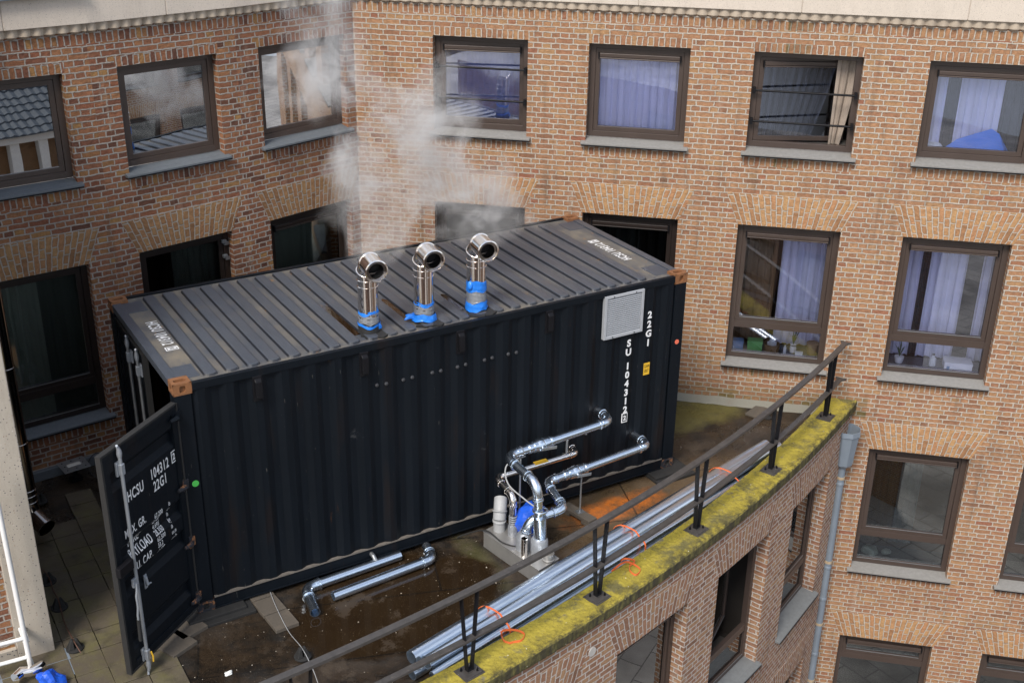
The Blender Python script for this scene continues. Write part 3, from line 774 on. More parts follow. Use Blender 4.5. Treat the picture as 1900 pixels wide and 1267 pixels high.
# ------------------------------------------------------------------ pillar wall at the left edge
pil=thing('concrete_facade','speckled exposed aggregate concrete pillar with brick infill at the left edge','building',(-1.9,.3,ZR))
mb=MB(); mb.box(-1.70,-1.37,.20,.55,ZR-.3,6.2); mb.build('pillar',M['agg'],pil,bevel=.008)
mb=MB(); mb.box(-9,-1.701,.205,.55,ZR-.3,.10); mb.build('plinth',M['agg'],pil,bevel=.008)
FP=line_map(-9,.245,1,0)
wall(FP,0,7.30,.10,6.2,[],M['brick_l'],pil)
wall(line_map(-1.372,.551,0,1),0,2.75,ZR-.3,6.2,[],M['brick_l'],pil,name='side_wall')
mb=MB(); mb.box(-9,-1.38,.30,3.30,5.9,6.19); mb.build('roof_slab',M['agg'],pil)
# ------------------------------------------------------------------ wing behind the camera (seen in the window reflections)
opp=thing('tiled_house','low house with slate tiled roof and white columns mirrored in the leftmost window','building',(5,-17,-12))
mb=MB(); mb.box(4.2,9.3,-19.2,-17.0,-12,-1.35); mb.build('wall',M['wood_in'],opp)
mb=MB()
for i in range(6): mb.box(4.2+i*.85,4.2+i*.85+.26,-17.0,-16.7,-12,-1.5)
mb.box(4.2,9.3,-17.0,-16.6,-1.5,-1.3); mb.build('column',M['offwhite'],opp,bevel=.01)
mb=MB(); n=9
for i in range(20):
    for j in range(n):
        x=4.2+i*.25; y=-16.4-j*.32; z=-1.25+j*.14
        mb.face([(x,y,z+.03),(x+.12,y,z+.07),(x+.12,y-.34,z+.18),(x,y-.34,z+.14)]); mb.face([(x+.12,y,z+.07),(x+.25,y,z+.03),(x+.25,y-.34,z+.14),(x+.12,y-.34,z+.18)])
        mb.face([(x,y,z-.0),(x+.25,y,z-.0),(x+.25,y,z+.03),(x+.12,y,z+.07),(x,y,z+.03)])
mb.build('roof',M['tile'],opp)
far=thing('brick_building','sunlit brick wing seen only as a reflection in the second window from the left','building',(17,-16,-12))
FO=line_map(26,-15.0,-1,-.12)
ops=[(a,a+1.3,z0,z0+2.0) for a in (3.2,5.3,7.4,9.5,11.6,13.7) for z0 in (-3.9,-.9)]
wall(FO,0,15.8,-12,2.6,ops,M['brick_r'],far)
for (a,b,z0,z1) in ops:
    arch(FO,a-.01,b+.01,z1,M['arch_r'],far); window(FO,a,b,z0,z1,far,gl='glass_s',trans=z0+.5)
brk=thing('brick_building','plain brick wing behind the camera mirrored faintly in the right-hand windows','building',(-8,-16,-12))
FK=line_map(.4,-15.6,-1,.12)
ops=[(a,a+1.3,z0,z0+1.95) for a in (1.2,3.3,5.4,7.5,9.6) for z0 in (-6.8,-3.7)]
wall(FK,0,16,-12,-.9,ops,M['brick_l'],brk)
for (a,b,z0,z1) in ops: window(FK,a,b,z0,z1,brk,gl='glass_s',trans=z0+.5,frame='frame_d')

# ------------------------------------------------------------------ shipping container
L,Wd,H=6.058,2.438,2.591
box=thing('shipping_container','black corrugated steel shipping container on the roof with its door open','container',(3,1.2,0))
PIT=.278; PH=5.265      # centre of an outer flat
def surf(x):            # recess of the side wall at x
    t=((x-PH)/PIT+.5)%1-.5; t=abs(t)*PIT
    return .006 if t<.036 else (.040 if t>.103 else .006+.034*(t-.036)/.067)
def corr(mb, x0,x1,z0,z1, fn):
    xs=[x0]; k=math.floor((x0-PH)/PIT)-1
    while PH+k*PIT<x1+1:
        for o in (-.036,.036,.103,PIT-.103): 
            x=PH+k*PIT+o
            if x0<x<x1: xs.append(x)
        k+=1
    xs=sorted(set(xs))+[x1]
    for a,b in zip(xs,xs[1:]):
        mb.face([fn(a,surf(a),z0),fn(b,surf(b),z0),fn(b,surf(b),z1),fn(a,surf(a),z1)])
mb=MB(); corr(mb,.165,L-.16,.14,H-.075,lambda x,d,z:(x,d,z)); mb.build('side_wall',M['paint'],box)
mb=MB(); corr(mb,.165,L-.16,.14,H-.075,lambda x,d,z:(x,Wd-d,z)); mb.build('side_wall',M['paint'],box)
mb=MB()
for i in range(10):
    y0=.17+i*.21
    for a,b,da,db in ((0,.07,.0,.0),(.07,.105,0,.03),(.105,.175,.03,.03),(.175,.21,.03,0)):
        mb.face([(L-.03-da,y0+a,.1),(L-.03-db,y0+b,.1),(L-.03-db,y0+b,H-.1),(L-.03-da,y0+a,H-.1)])
mb.build('end_wall',M['paint'],box)
mb=MB()     # worn ledge along the foot of the wall
mb.box(.18,L-.18,.0,.05,.135,.150); 
led=simple("worn_ledge",(.13,.115,.10),.8,0,.5,20)
mb.build('ledge',led,box)
mb=MB(); mb.box(.18,L-.18,.012,.06,.0,.134); mb.box(.18,L-.18,-.003,.012,.0,.016); mb.box(.18,L-.18,Wd-.06,Wd-.0,0,.15)
mb.build('bottom_rail',M['paint'],box,bevel=.003)
mb=MB(); mb.box(.178,L-.178,.0,.055,H-.095,H-.018); mb.box(.178,L-.178,Wd-.055,Wd,H-.095,H-.018); mb.build('top_rail',M['paint'],box,bevel=.003)
mb=MB()
for y0,y1 in ((.004,.165),(Wd-.165,Wd-.004)):
    for x0_,x1_ in ((.004,.165),(L-.16,L-.004)):
        mb=MB(); mb.box(x0_,x1_,y0,y1,.118,H-.118); mb.build('corner_post',M['paint'],box,bevel=.004)
mb=MB(); mb.box(L-.235,L-.19,.002,.02,.15,H-.09); mb.build('cover_strip',M['paint'],box,bevel=.004)
# castings with their oval holes modelled
def casting(x,y,z,sx,sy,top,mat):
    mb=MB(); w,l,h=.178,.162,.118
    def f(a,b,c): return Vector((x+sx*a, y+sy*b, z+c))
    # top face with slot (ring of quads), side faces with arch holes
    def face_hole(P, cu, cv, ru, rv, wu, wv, N, dep):
        k=20; o=[];i_=[];b_=[]
        for q in range(k):
            a=2*math.pi*q/k; c,s=math.cos(a),math.sin(a)
            m_=max(abs(c)/(wu/2),abs(s)/(wv/2)); o.append((wu/2+ c/m_ , wv/2 + s/m_))
            ee=1/((abs(c)**4+abs(s)**4)**.25)
            i_.append((cu+c*ee*ru, cv+s*ee*rv))
        for q in range(k):
            r=(q+1)%k
            mb.face([P(*o[q],0),P(*o[r],0),P(*i_[r],0),P(*i_[q],0)])
            mb.face([P(*i_[q],0),P(*i_[r],0),P(*i_[r],dep),P(*i_[q],dep)],m=1)
        mb.face([P(*i_[q],dep) for q in range(k)],m=1)
    face_hole(lambda u,v,d:f(u,v,(h-d) if top else d),w/2,l/2,.058,.030,w,l,0,.028)
    face_hole(lambda u,v,d:f(u,d,v),w/2,h*.5,.030,.036,w,h,0,.028)
    face_hole(lambda u,v,d:f(d,u,v),l/2,h*.5,.028,.034,l,h,0,.028)
    mb.face([f(0,0,0 if top else h),f(w,0,0 if top else h),f(w,l,0 if top else h),f(0,l,0 if top else h)])
    mb.face([f(w,0,0),f(w,l,0),f(w,l,h),f(w,0,h)]); mb.face([f(0,l,0),f(w,l,0),f(w,l,h),f(0,l,h)])
    return mb.build('corner_casting',[mat,M['rubber'] if not top else M['rust']],box)
for x,sx in ((0,1),(L,-1)):
    for y,sy in ((0,1),(Wd,-1)):
        casting(x,y,H-.118,sx,sy,True,M['rust']); casting(x,y,0,sx,sy,False,M['rust_b'])
# roof skin with pressed ribs
ribs=[.405+.212*k for k in range(25)]
def prof(t,w,e): 
    t=abs(t); return 1 if t<w-e else (0 if t>w else .5+.5*math.cos(math.pi*(t-(w-e))/e))
def rh(x,y):
    h=0; m=0
    for c in ribs:
        if abs(x-c)<.12:
            px_=prof(x-c,.071,.014)
            yy=abs(y-Wd/2); end=Wd/2-.095-(.05*(abs(x-c)/.071)**4 if abs(x-c)<.071 else .05)
            py_=1 if yy<end-.02 else (0 if yy>end else .5+.5*math.cos(math.pi*(yy-(end-.02))/.02))
            h=max(h,px_*py_)
    return h
xs=[.10]; 
for c in ribs: xs+= [c+o for o in (-.106,-.078,-.071,-.0675,-.064,-.0605,-.057,-.040,-.020,0,.020,.040,.057,.0605,.064,.0675,.071,.078)]
xs+= [5.60,5.75,5.95]
ys=[.035,.06,.075,.085,.092,.100,.108,.116,.124,.135,.15,.2]+[.3+.15*i for i in range(13)]
ys=sorted(set([round(y,4) for y in ys]+[round(Wd-y,4) for y in ys]))
mb=MB(); ny=len(ys); 
for x in xs:
    for y in ys:
        edge=min(1,(y-.03)/.05,(Wd-.03-y)/.05)
        sag=-.006*math.sin(math.pi*(y/Wd))*(.6+.4*math.sin(x*2.1)); mb.v.append((x,y,H-.036+.026*rh(x,y)+sag*.7))
for i in range(len(xs)-1):
    for j in range(ny-1):
        mb.f.append((i*ny+j,(i+1)*ny+j,(i+1)*ny+j+1,i*ny+j+1)); mb.u.append([(0,0)]*4); mb.m.append(0)
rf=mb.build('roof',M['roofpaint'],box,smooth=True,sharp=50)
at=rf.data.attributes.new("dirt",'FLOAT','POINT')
a2=rf.data.attributes.new('flank_shade','FLOAT','POINT'); rd=random.Random(2); val={round(c,3):rd.uniform(.35,1.0) for c in ribs}
for v in rf.data.vertices:
    x,y=v.co.x,v.co.y; h=rh(x,y); k=min(ribs,key=lambda c:abs(c+.106-x))
    a2.data[v.index].value=1 if .04<h<.96 else 0  # marks the steep rib sides for the painted-in shading
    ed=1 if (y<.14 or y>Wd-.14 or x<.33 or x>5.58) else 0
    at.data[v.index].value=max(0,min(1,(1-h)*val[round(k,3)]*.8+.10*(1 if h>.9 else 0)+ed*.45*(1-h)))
mb=MB()
for x0,x1 in ((.006,.10),(L-.10,L-.006)):
    mb=MB(); mb.box(x0,x1,.165,Wd-.165,H-.10,H-.022); mb.build('roof_header',M['roofpaint'],box,bevel=.003)
mb=MB()
for x0,x1 in ((.10,.31),(L-.34,L-.10)):
    for y0,y1 in ((.165,.46),(Wd-.46,Wd-.165)):
        mb=MB(); mb.box(x0,x1,y0,y1,H-.040,H-.0315); mb.build('roof_plate',M['roofpaint'],box,bevel=.003)
mb=MB(); mb.box(.01,.09,.17,Wd-.17,0,.13); mb.box(L-.12,L-.02,.17,Wd-.17,0,.14); mb.build('door_sill',M['paint'],box,bevel=.004)
mb=MB(); mb.box(.02,L-.05,.06,Wd-.06,.12,.135); mb.build('floor',M['wood_in'],box)
# standing water in three valleys behind the chimneys
for cx,y0,y1 in ((1.99,.30,1.20),(2.63,.38,1.05),(3.27,.36,.86)):
    k=min(ribs,key=lambda c:abs(c+.106-cx))+.106
    mb=MB(); zz=H-.0315; N=14
    top=[(k+.030*math.sin(math.pi*i/N)**.3*(1 if True else 0), y0+(y1-y0)*i/N) for i in range(N+1)]
    for i in range(N):
        a,b=y0+(y1-y0)*i/N,y0+(y1-y0)*(i+1)/N
        w0=.046*min(1,(N-i)/1.5,(i+1)/1.5); w1=.046*min(1,(N-i-1)/1.5+.2,(i+2)/1.5)
        mb.face([(k-w0,a,zz),(k+w0,a,zz),(k+w1,b,zz),(k-w1,b,zz)])
    tag(mb.build('puddle',M['water']), 'narrow brown puddle between roof ribs behind the %s chimney'%{1.99:'leftmost',2.63:'middle',3.27:'rightmost'}[cx],'puddle','puddles on the container roof')
# side details
mb=MB()
for (u,v) in ((702,717),(717,712),(751,707),(765,700),(803,692),(818,688),(849,681),(865,677),(899,668),(916,666),(943,657),(961,656)):
    p=ony(u,v,0); b=MB(); b.tube([(p.x,surf(p.x)+.002,p.z),(p.x,surf(p.x)-.012,p.z),(p.x,surf(p.x)-.020,p.z)],.022,6,rr=[.022,.022,.012]); b.build('bolt',M['boltm'],box)
for cx in (.81,1.93,3.04,4.15):
    zc=2.365; y=surf(cx)
    b=MB(); b.box(cx-.048,cx+.048,y-.012,y+.03,zc-.135,zc+.135); b.box(cx-.034,cx+.034,y-.05,y-.012,zc-.095,zc+.085)
    b.hexa([Vector(p) for p in ((cx-.034,y-.05,zc+.086),(cx+.034,y-.05,zc+.086),(cx-.034,y-.012,zc+.086),(cx+.034,y-.012,zc+.086),(cx-.034,y-.03,zc+.105),(cx+.034,y-.03,zc+.105),(cx-.034,y-.012,zc+.115),(cx+.034,y-.012,zc+.115))])
    b.build('ventilator',M['black'],box,bevel=.006)
# louvred grille
gx0,gx1,gz0,gz1=4.882,5.428,1.985,2.515
b=MB(); ringframe(b,lambda s,d,z:Vector((s,d,z)),gx0,gx1,gz0,gz1,.032,-.022,.03)
G_=b.build('louvre_grille',M['louvre'],box,bevel=.003)
b=MB(); n=19
for i in range(n):
    z=gz0+.034+(gz1-gz0-.068)*i/n; hh=(gz1-gz0-.068)/n
    b.hexa([Vector(p) for p in ((gx0+.034,-.020,z),(gx1-.034,-.020,z),(gx0+.034,-.016,z),(gx1-.034,-.016,z),(gx0+.034,-.004,z+hh*.42),(gx1-.034,-.004,z+hh*.42),(gx0+.034,.0,z+hh*.42),(gx1-.034,.0,z+hh*.42))])
b.build('slats',M['louvre'],G_)
b=MB(); b.box(gx0+.03,gx1-.03,.014,.018,gz0+.03,gz1-.03); b.build('shade_backing',M['black'],G_)  # black sheet stands in for the shadow under each slat
b=MB()
for x in (gx0+.12,gx1-.12):
    for z in (gz0+.016,gz1-.016): b.tube([(x,-.021,z),(x,-.027,z)],.007,8)
b.build('screw',M['black'],G_)
# lettering on the side
def side(u,v): return (u, surf(u)-.002, v)
cuts=[PH+k*PIT+o for k in (-1,0,1) for o in (-.103,-.036,.036,.103)]
it=[]
for i,ch in enumerate("22G1"): it.append((ch,5.543,2.120-i*.118,.083,.86,'CENTER'))
for i,(ch,z) in enumerate(zip("SU104312",(1.86,1.745,1.565,1.45,1.335,1.22,1.105,.99))): it.append((ch,5.265,z-.040,.083,.86,'CENTER'))
it+= [('2',5.265,.850,.060,.85,'CENTER'),('[]',5.265,.882,.125,.088,'')]
lettering(it,side,cuts,(),box)
def plate(name,x,z,w,h,mat): 
    b=MB(); b.box(x-w/2,x+w/2,surf(x)-.004,surf(x)+.0,z-h/2,z+h/2); return b.build(name,mat,box)
st=plate('height_sticker',5.545,1.465,.085,.155,M['yellow'])
lettering([('2,6m',5.545,1.487,.040,.62,'CENTER'),("8'6\"",5.545,1.420,.040,.62,'CENTER')],lambda u,v:(u,surf(u)-.0055,v),(),(),st,M['black'])
p=ony(363,897,0); b=MB(); b.tube([(p.x,.004,p.z),(p.x,.0005,p.z)],.034,16); b.build('round_sticker',M['green'],box)
p=ony(1257,634,0); b=MB(); b.tube([(5.975,.004,p.z),(5.975,.0005,p.z)],.030,16); b.build('round_sticker',M['coral'],box)
# roof lettering  (reads along the width)
def roofl(cx,sgn):
    # u runs along -y for the door end, +y for the far end
    zt=H-.0365
    return (lambda u,v:(cx+sgn*v, (-u*sgn), zt))
lettering([('HCSU 104312',-1.66,-.0,.115,.67,'LEFT'),('2',-.90,-.0+.02,.085,.72,'CENTER'),('[]',-.90,.058,.13,.09,'')],
          lambda u,v:(.235+v-.04,-u,H-.0365),(),(),box)
lettering([('HCSU 104312',.76,-.0,.115,.67,'LEFT'),('2',1.50,.02,.085,.72,'CENTER'),('[]',1.50,.058,.13,.09,'')],
          lambda u,v:(5.79-v+.02,u,H-.0365),(),(),box)
# black pipe sleeves in the side wall
for (x,z) in ((4.89,1.06),(5.44,.59),(4.53,.66),(4.02,.42)):
    b=MB(); y=surf(x)-.004; b.hollow([(x,y,z),(x,y+.05,z)],.070 if x!=4.02 else .05,.012,20); b.build('pipe_sleeve',M['black'],box,smooth=True)
    b=MB(); b.tube([(x,y-.0015,z),(x,y+.01,z)],.058 if x!=4.02 else .04,20); b.build('hole',M['black'],box)

# ---- doors
def door_parts(F, text):
    """F(u from hinge, d outwards, z)"""
    u1,z0,z1=1.10,.11,2.40
    b=MB(); fr=.075
    b.box(.02,.02+fr,-.03,.03,z0,z1,F); b.box(u1-fr,u1,-.03,.03,z0,z1,F); b.box(.02+fr,u1-fr,-.03,.03,z0,z0+fr,F); b.box(.02+fr,u1-fr,-.03,.03,z1-fr,z1,F)
    D=b.build('door',M['paint'],box,bevel=.004)
    b=MB(); g=.022; b.box(.0,.02,-.02,.036,z0-.01,z1+.01,F); b.box(u1,u1+g,-.02,.036,z0-g,z1+g,F); b.box(0.02,u1,-.02,.036,z0-g,z0,F); b.box(0.02,u1,-.02,.036,z1,z1+g,F)
    b.build('gasket',M['rubber'],D)
    bands=[2.10,1.33,.985,.40]
    def dep(z):
        for c in bands:
            t=abs(z-c)
            if t<.045: return -.022
            if t<.10: return -.022+.040*(t-.045)/.055
        return .018
    zs=sorted({z0+fr,z1-fr,*[c+o for c in bands for o in (-.10,-.045,.045,.10)]})
    b=MB()
    for a,c in zip(zs,zs[1:]): b.face([F(.02+fr,dep(a),a),F(u1-fr,dep(a),a),F(u1-fr,dep(c),c),F(.02+fr,dep(c),c)])
    b.face([F(.02+fr,-.026,z0+fr),F(u1-fr,-.026,z0+fr),F(u1-fr,-.026,z1-fr),F(.02+fr,-.026,z1-fr)])
    b.build('door_panel',M['paint'],D)
    if text:
        X=u1; it=[]
        def add(t,u,z,h,ws,al='LEFT'): it.append((t,-u,z,h,ws,al))
        add('HCSU',.83,1.805,.105,.62); add('104312',.485,1.84,.105,.62); add('2',.118,1.868,.066,.62,'CENTER'); it.append(('[]',-.118,1.90,.125,.078,''))
        add('22G1',.46,1.70,.105,.62)
        add('MAX. GR.',.93,1.475,.085,.60)
        for i,(n_,un) in enumerate((('67,200','lb'),('2,130','kg'),('4,695','lb'),('28,350','kg'),('62,500','lb'),('33,2','cu.m'),('1,173','cu ft.'))):
            add(n_,.50,1.43-.064*i,.048,.66); add(un,.28,1.445-.064*i,.042,.62)
        add('TARE',.88,1.345,.085,.60); add('PAYLOAD',.88,1.225,.085,.60); add('CU. CAP.',.88,1.075,.085,.60)
        cv=[c+o for c in bands for o in (-.10,-.045,.045,.10)]
        lettering(it,lambda u,v:F(-u,dep(v)+.002,v),(),cv,D)
    return D
def rod(F, u, D, z0=-.02, z1=2.44, handle=True):
    b=MB(); b.tube([F(u,.062,z0+.10),F(u,.062,z1-.08)],.017,14); R=b.build('locking_rod',M['galv_d'] if not handle else M['zincrod'],D,smooth=True)
    b=MB()
    for zz,s in ((z0+.06,-1),(z1-.06,1)):
        b.tube([F(u,.062,zz-s*.06),F(u,.062,zz-s*.02),F(u,.062,zz+s*.015),F(u+.012,.062,zz+s*.05)],.02,12,rr=[.02,.026,.020,.012])
        b.tube([F(u,.05,zz+s*.05),F(u+.035,.075,zz+s*.075)],.011,8)
        b.build('cam',M['zincrod'],R,smooth=True); b=MB()
    b=MB()
    for zz in (z0+.20,z1-.24):
        b.box(u-.036,u+.036,.02,.045,zz-.07,zz+.07,F); b.box(u-.024,u+.024,.045,.086,zz-.055,zz+.055,F)
    b.build('rod_bracket',M['zincrod'],R,bevel=.006)
    return R
M['zincrod']=simple("zinc_locking_rod",(.36,.39,.43),.45,.55,.15,10)
hx,hy=0.0,.02; an=R_(218.9)
ex,ey=math.cos(an),math.sin(an)
FD=lambda u,d,z: Vector((hx+ex*u-ey*d*1.0, hy+ey*u+ex*d*1.0, z)) if False else Vector((hx+ex*u+(-ey)*d, hy+ey*u+ex*d, z))
D1=door_parts(FD,True)
D1['label']='open right-hand door with white container number and weights'
R1=rod(FD,.905,D1)
b=MB()   # handle, catch and lock box
b.tube([FD(.945,.085,1.02),FD(.955,.088,.95),FD(.975,.09,.90),FD(.972,.09,.78),FD(.99,.09,.70),FD(.99,.09,.64)],.011,10); b.build('handle',M['zincrod'],R1,smooth=True)
b=MB(); b.tube([FD(.99,.09,.65),FD(1.0,.09,.42)],.017,10); b.build('handle_grip',M['rubber'],R1,smooth=True)
b=MB(); b.box(.90,.97,.05,.075,.98,1.07,FD); b.build('handle_hub',M['zincrod'],R1,bevel=.004)
b=MB(); b.box(.94,1.13,.032,.085,1.19,1.29,FD); b.build('lock_box',M['black'],D1,bevel=.004)
b=MB(); b.tube([FD(.745,.03,.95),FD(.745,.045,.86)],.016,10); b.tube([FD(.745,.04,.87),FD(.70,.05,.86)],.009,8); b.box(.725,.765,.018,.03,.82,.97,FD); b.build('retainer',M['zincrod'],D1,bevel=.003)
b=MB(); b.tube([FD(.88,.09,.20),FD(.87,.10,.14),FD(.87,.095,.08)],.008,8); b.build('yellow_tag',M['yellow'],D1)
for z in (2.28,1.53,.88,.22):
    b=MB(); b.tube([(-.018,-.012,z-.07),(-.018,-.012,z+.07)],.020,12); b.hexa([Vector(p) for p in [(-.02,-.03,z-.05),(.05,-.006,z-.05),(-.02,-.01,z-.05),(.05,.01,z-.05),(-.02,-.03,z+.05),(.05,-.006,z+.05),(-.02,-.01,z+.05),(.05,.01,z+.05)]])
    b.tube([FD(.02,.04,z),FD(.06,.06,z),FD(.14,.045,z)],.02,8,rr=[.026,.03,.018]); b.build('hinge',M['rust_b'] if z<1.6 else M['paint'],box,bevel=.002)
# the closed far door
FD2=lambda u,d,z: Vector((.05-d, Wd-.14-u, z))
D2=door_parts(lambda u,d,z: FD2(u,d,z),False)
rod(FD2,.62,D2,handle=False); rod(FD2,1.0,D2,handle=False)
# seats under the corners
for (x,y,wx,wy,z,h,lb) in ((.17,.06,.60,.34,-.035,.035,'flat black rubber mat under the left front corner of the container'),
                        (5.93,.04,.50,.40,-.035,.035,'flat dark rubber mat under the right front corner of the container')):
    b=MB(); slab(b,x,y,z,wx,wy,h-.001); slab(b,x+.03,y-.05,ZR+.001,wx*1.15,wy*1.15,.034); tag(b.build('rubber_mat',M['rubber'],bevel=.004),lb,'mat')
for x,y in ((.2,2.3),(5.9,2.3)):
    b=MB(); slab(b,x,y,ZR+.001,.5,.4,.068); tag(b.build('rubber_mat',M['rubber']),'black rubber mat under the %s rear corner of the container'%('left' if x<1 else 'right'),'mat')

# ------------------------------------------------------------------ pipe work
def run(pts, r, bend, mat, name_parent, n=18, collar=True, endopen=(False,False)):
    """straight sections and elbows of one pipe run"""
    pts=[Vector(p) for p in pts]; cur=pts[0]; first=True
    for i in range(1,len(pts)):
        p=pts[i]
        if i<len(pts)-1:
            a=(p-pts[i-1]).normalized(); c=(pts[i+1]-p).normalized(); s=p-a*bend; e=p+c*bend
        else: s=p
        b=MB(); (b.hollow([cur,cur.lerp(s,.5),s],r,.004,n) if (endopen[0] and i==1) or (endopen[1] and i==len(pts)-1) else b.tube([cur,s],r,n))
        b.build('pipe_section',mat,name_parent,smooth=True)
        if i<len(pts)-1:
            arc_=[]
            for k in range(11):
                t=k/10
                arc_.append((1-t)**2*s+2*t*(1-t)*p+t*t*e)
            b=MB(); b.tube(arc_,r*1.10,n)
            if collar:
                for q,d in ((s,a),(e,c)):
                    b.tube([q-d*r*.9*(1 if q is s else -.2),q+d*r*.9*(.2 if q is s else 1)],r*1.14,n)
                    b.ring(q-d*r*.75 if q is s else q+d*r*.75, d, r*1.13, r*.16, r*.38, n)
            b.build('elbow',mat,name_parent,smooth=True)
            cur=e
def disc(mb,p,d,r,h,n=18): mb.tube([p-d*h/2,p+d*h/2],r,n)
rA=.048
A=thing('steel_pipe','shiny pipe run leaving the container highest, ending in a thick vertical riser','pipe',(3.45,-.95,.13))
run([(4.89,.03,1.06),(4.89,-.25,1.06),(3.40,-.36,1.06),(3.43,-.97,1.02),(3.46,-.99,.42)],rA,.15,M['galv'],A)
b=MB(); b.tube([(3.46,-.99,.62),(3.47,-.99,.34)],.072,20); b.ring((3.46,-.99,.70),(0,0,1),.074,.010,.03); b.build('riser',M['galv'],A,smooth=True)
b=MB(); b.tube([(3.46,-.99,.36),(3.46,-.99,.33),(3.465,-.99,.18),(3.465,-.99,.12)],.10,24,rr=[.075,.094,.098,.088]); b.build('taped_joint',M['tape'],A,smooth=True)
Bp=thing('steel_pipe','middle thin pipe run of brownish stainless steel left of the thick riser','pipe',(3.40,-.52,.13))
run([(4.53,.03,.66),(4.53,-.10,.66),(3.42,-.12,.66),(3.42,-.50,.62),(3.41,-.52,.28)],.038,.09,M['chrome'],Bp)
b=MB()
for k in range(4): b.ring((3.41,-.52,.38-.028*k),(0,0,1),.040,.008,.02)
b.tube([(3.41,-.52,.28),(3.41,-.52,.25),(3.41,-.52,.12)],.06,20,rr=[.045,.057,.057]); b.build('compensator',M['tape'],Bp,smooth=True)
b=MB(); p0=Vector((4.0,-.115,.70)); b.box(3.93,4.10,-.150,-.085,.689,.6985); b.build('pipe_label',M['yellow'],Bp)
Cp=thing('steel_pipe','lowest shiny pipe run leaving the container nearest its right end','pipe',(3.38,-.8,.13))
run([(5.44,.03,.59),(5.44,-.26,.59),(3.92,-.38,.59),(3.84,-.90,.55),(3.42,-.84,.50),(3.38,-.80,.26)],rA,.105,M['galv'],Cp)
b=MB(); b.tube([(3.38,-.80,.34),(3.38,-.80,.30),(3.38,-.80,.12)],.088,24,rr=[.056,.084,.088]); b.build('taped_joint',M['tape'],Cp,smooth=True)
# ball valves
def valve(parent, c, d):
    c=Vector(c); d=Vector(d).normalized(); b=MB()
    for o,r_,h in ((-.15,.060,.03),(-.12,.056,.035),(.12,.056,.035),(.15,.060,.03),(-.07,.066,.05),(.07,.066,.05)): b.tube([c+d*(o-h/2),c+d*(o+h/2)],r_,16)
    b.tube([c-d*.05,c-d*.02,c+d*.02,c+d*.05],.07,18,rr=[.06,.073,.073,.06])
    n_=Vector((0,-1,0)); b.tube([c,c+n_*.10],.018,10)
    b.build('valve_body',M['galv'],parent,smooth=True)
    b=MB(); b.bar(c+n_*.10-d*.03,c+n_*.115+d*.16+Vector((0,0,-.02)),.035,.012,n_); b.build('valve_lever',M['galv_d'],parent,bevel=.003)
valve(A,(3.86,-.325,1.06),(1,.07,0)); valve(Cp,(4.33,-.35,.59),(1,.08,0))
# cut ends on the steel box
sb=thing('steel_box','low brushed steel box on the roof that the pipes drop into','box',(3.4,-.8,ZR))
Q=[(3.16,-.30),(3.46,-.22),(3.61,-1.15),(3.31,-1.23)]
b=MB(); b.hexa([Vector((*Q[i],z)) for z in (ZR+.002,.13) for i in (0,1,3,2)]); b.build('casing',M['steelbox'],sb,bevel=.004)
b=MB(); b.hexa([Vector((x,y,z)) for z in (.1305,.137) for x,y in ((3.152,-.293),(3.468,-.213),(3.302,-1.238),(3.618,-1.158))]); b.build('lid',M['steelbox'],sb,bevel=.003)
t=MB(); t.hollow([(3.31,-.93,.13),(3.31,-.93,.36)],.036,.004,20)
tag(t.build('pipe_stub',M['chrome'],smooth=True),'short open upright pipe stub on the front edge of the steel box','pipe')
t=MB(); t.hollow([(3.50,-1.12,.138),(3.50,-1.12,.225)],.062,.005,24); t.ring((3.50,-1.12,.15),(0,0,1),.062,.008,.02)
tag(t.build('pipe_stub',M['steelbox'],smooth=True),'wide low open collar on the steel box in front of the riser','pipe')
gp=thing('vent_pipe','matte grey plastic bent pipe at the back end of the steel box','pipe',(3.33,-.36,.13))
b=MB(); b.tube([(3.33,-.36,.13),(3.33,-.36,.28)],.068,20); b.ring((3.33,-.36,.26),(0,0,1),.07,.008,.03); b.build('pipe_section',M['pvc'],gp,smooth=True)
b=MB(); b.tube([Vector((3.33,-.36,.28)).lerp(Vector((3.36,-.33,.45)),k/6)+Vector((.06*(k/6)**2,.10*(k/6)**2,0)) for k in range(7)],.074,20); b.ring((3.345,-.34,.37),(.3,.4,1),.076,.008,.02); b.build('elbow',M['pvc'],gp,smooth=True)
# blue bag between pipes
def crumple(c, r, seed, n=3, squash=(1,1,1), amp=.35):
    bm=bmesh.new(); bmesh.ops.create_icosphere(bm,subdivisions=n,radius=1); rn=random.Random(seed)
    ax=[(Vector((rn.uniform(-1,1),rn.uniform(-1,1),rn.uniform(-1,1))).normalized(),rn.uniform(2,6),rn.random()*6) for _ in range(9)]
    for v in bm.verts:
        k=1+sum(amp/9*2*math.sin(a.dot(v.co)*f_+p) for a,f_,p in ax)+rn.uniform(-.05,.05)
        v.co=Vector((v.co.x*k*r*squash[0]+c[0],v.co.y*k*r*squash[1]+c[1],v.co.z*k*r*squash[2]+c[2]))
    return bm
def bm_obj(bm,name,mat,parent=None,smooth=False):
    me=bpy.data.meshes.new(name); 
    for f in bm.faces: f.smooth=smooth
    bm.to_mesh(me); bm.free(); me.materials.append(mat); o=bpy.data.objects.new(name,me); SC.collection.objects.link(o)
    if parent: o.parent=parent; o.matrix_parent_inverse=Matrix.Translation(-parent.location)
    return o
tag(bm_obj(crumple((3.62,-.52,.30),.17,4,3,(1.1,1.0,1.1)),'plastic_bag',M['blue']),'crumpled blue plastic bag wedged between the pipes','bag')
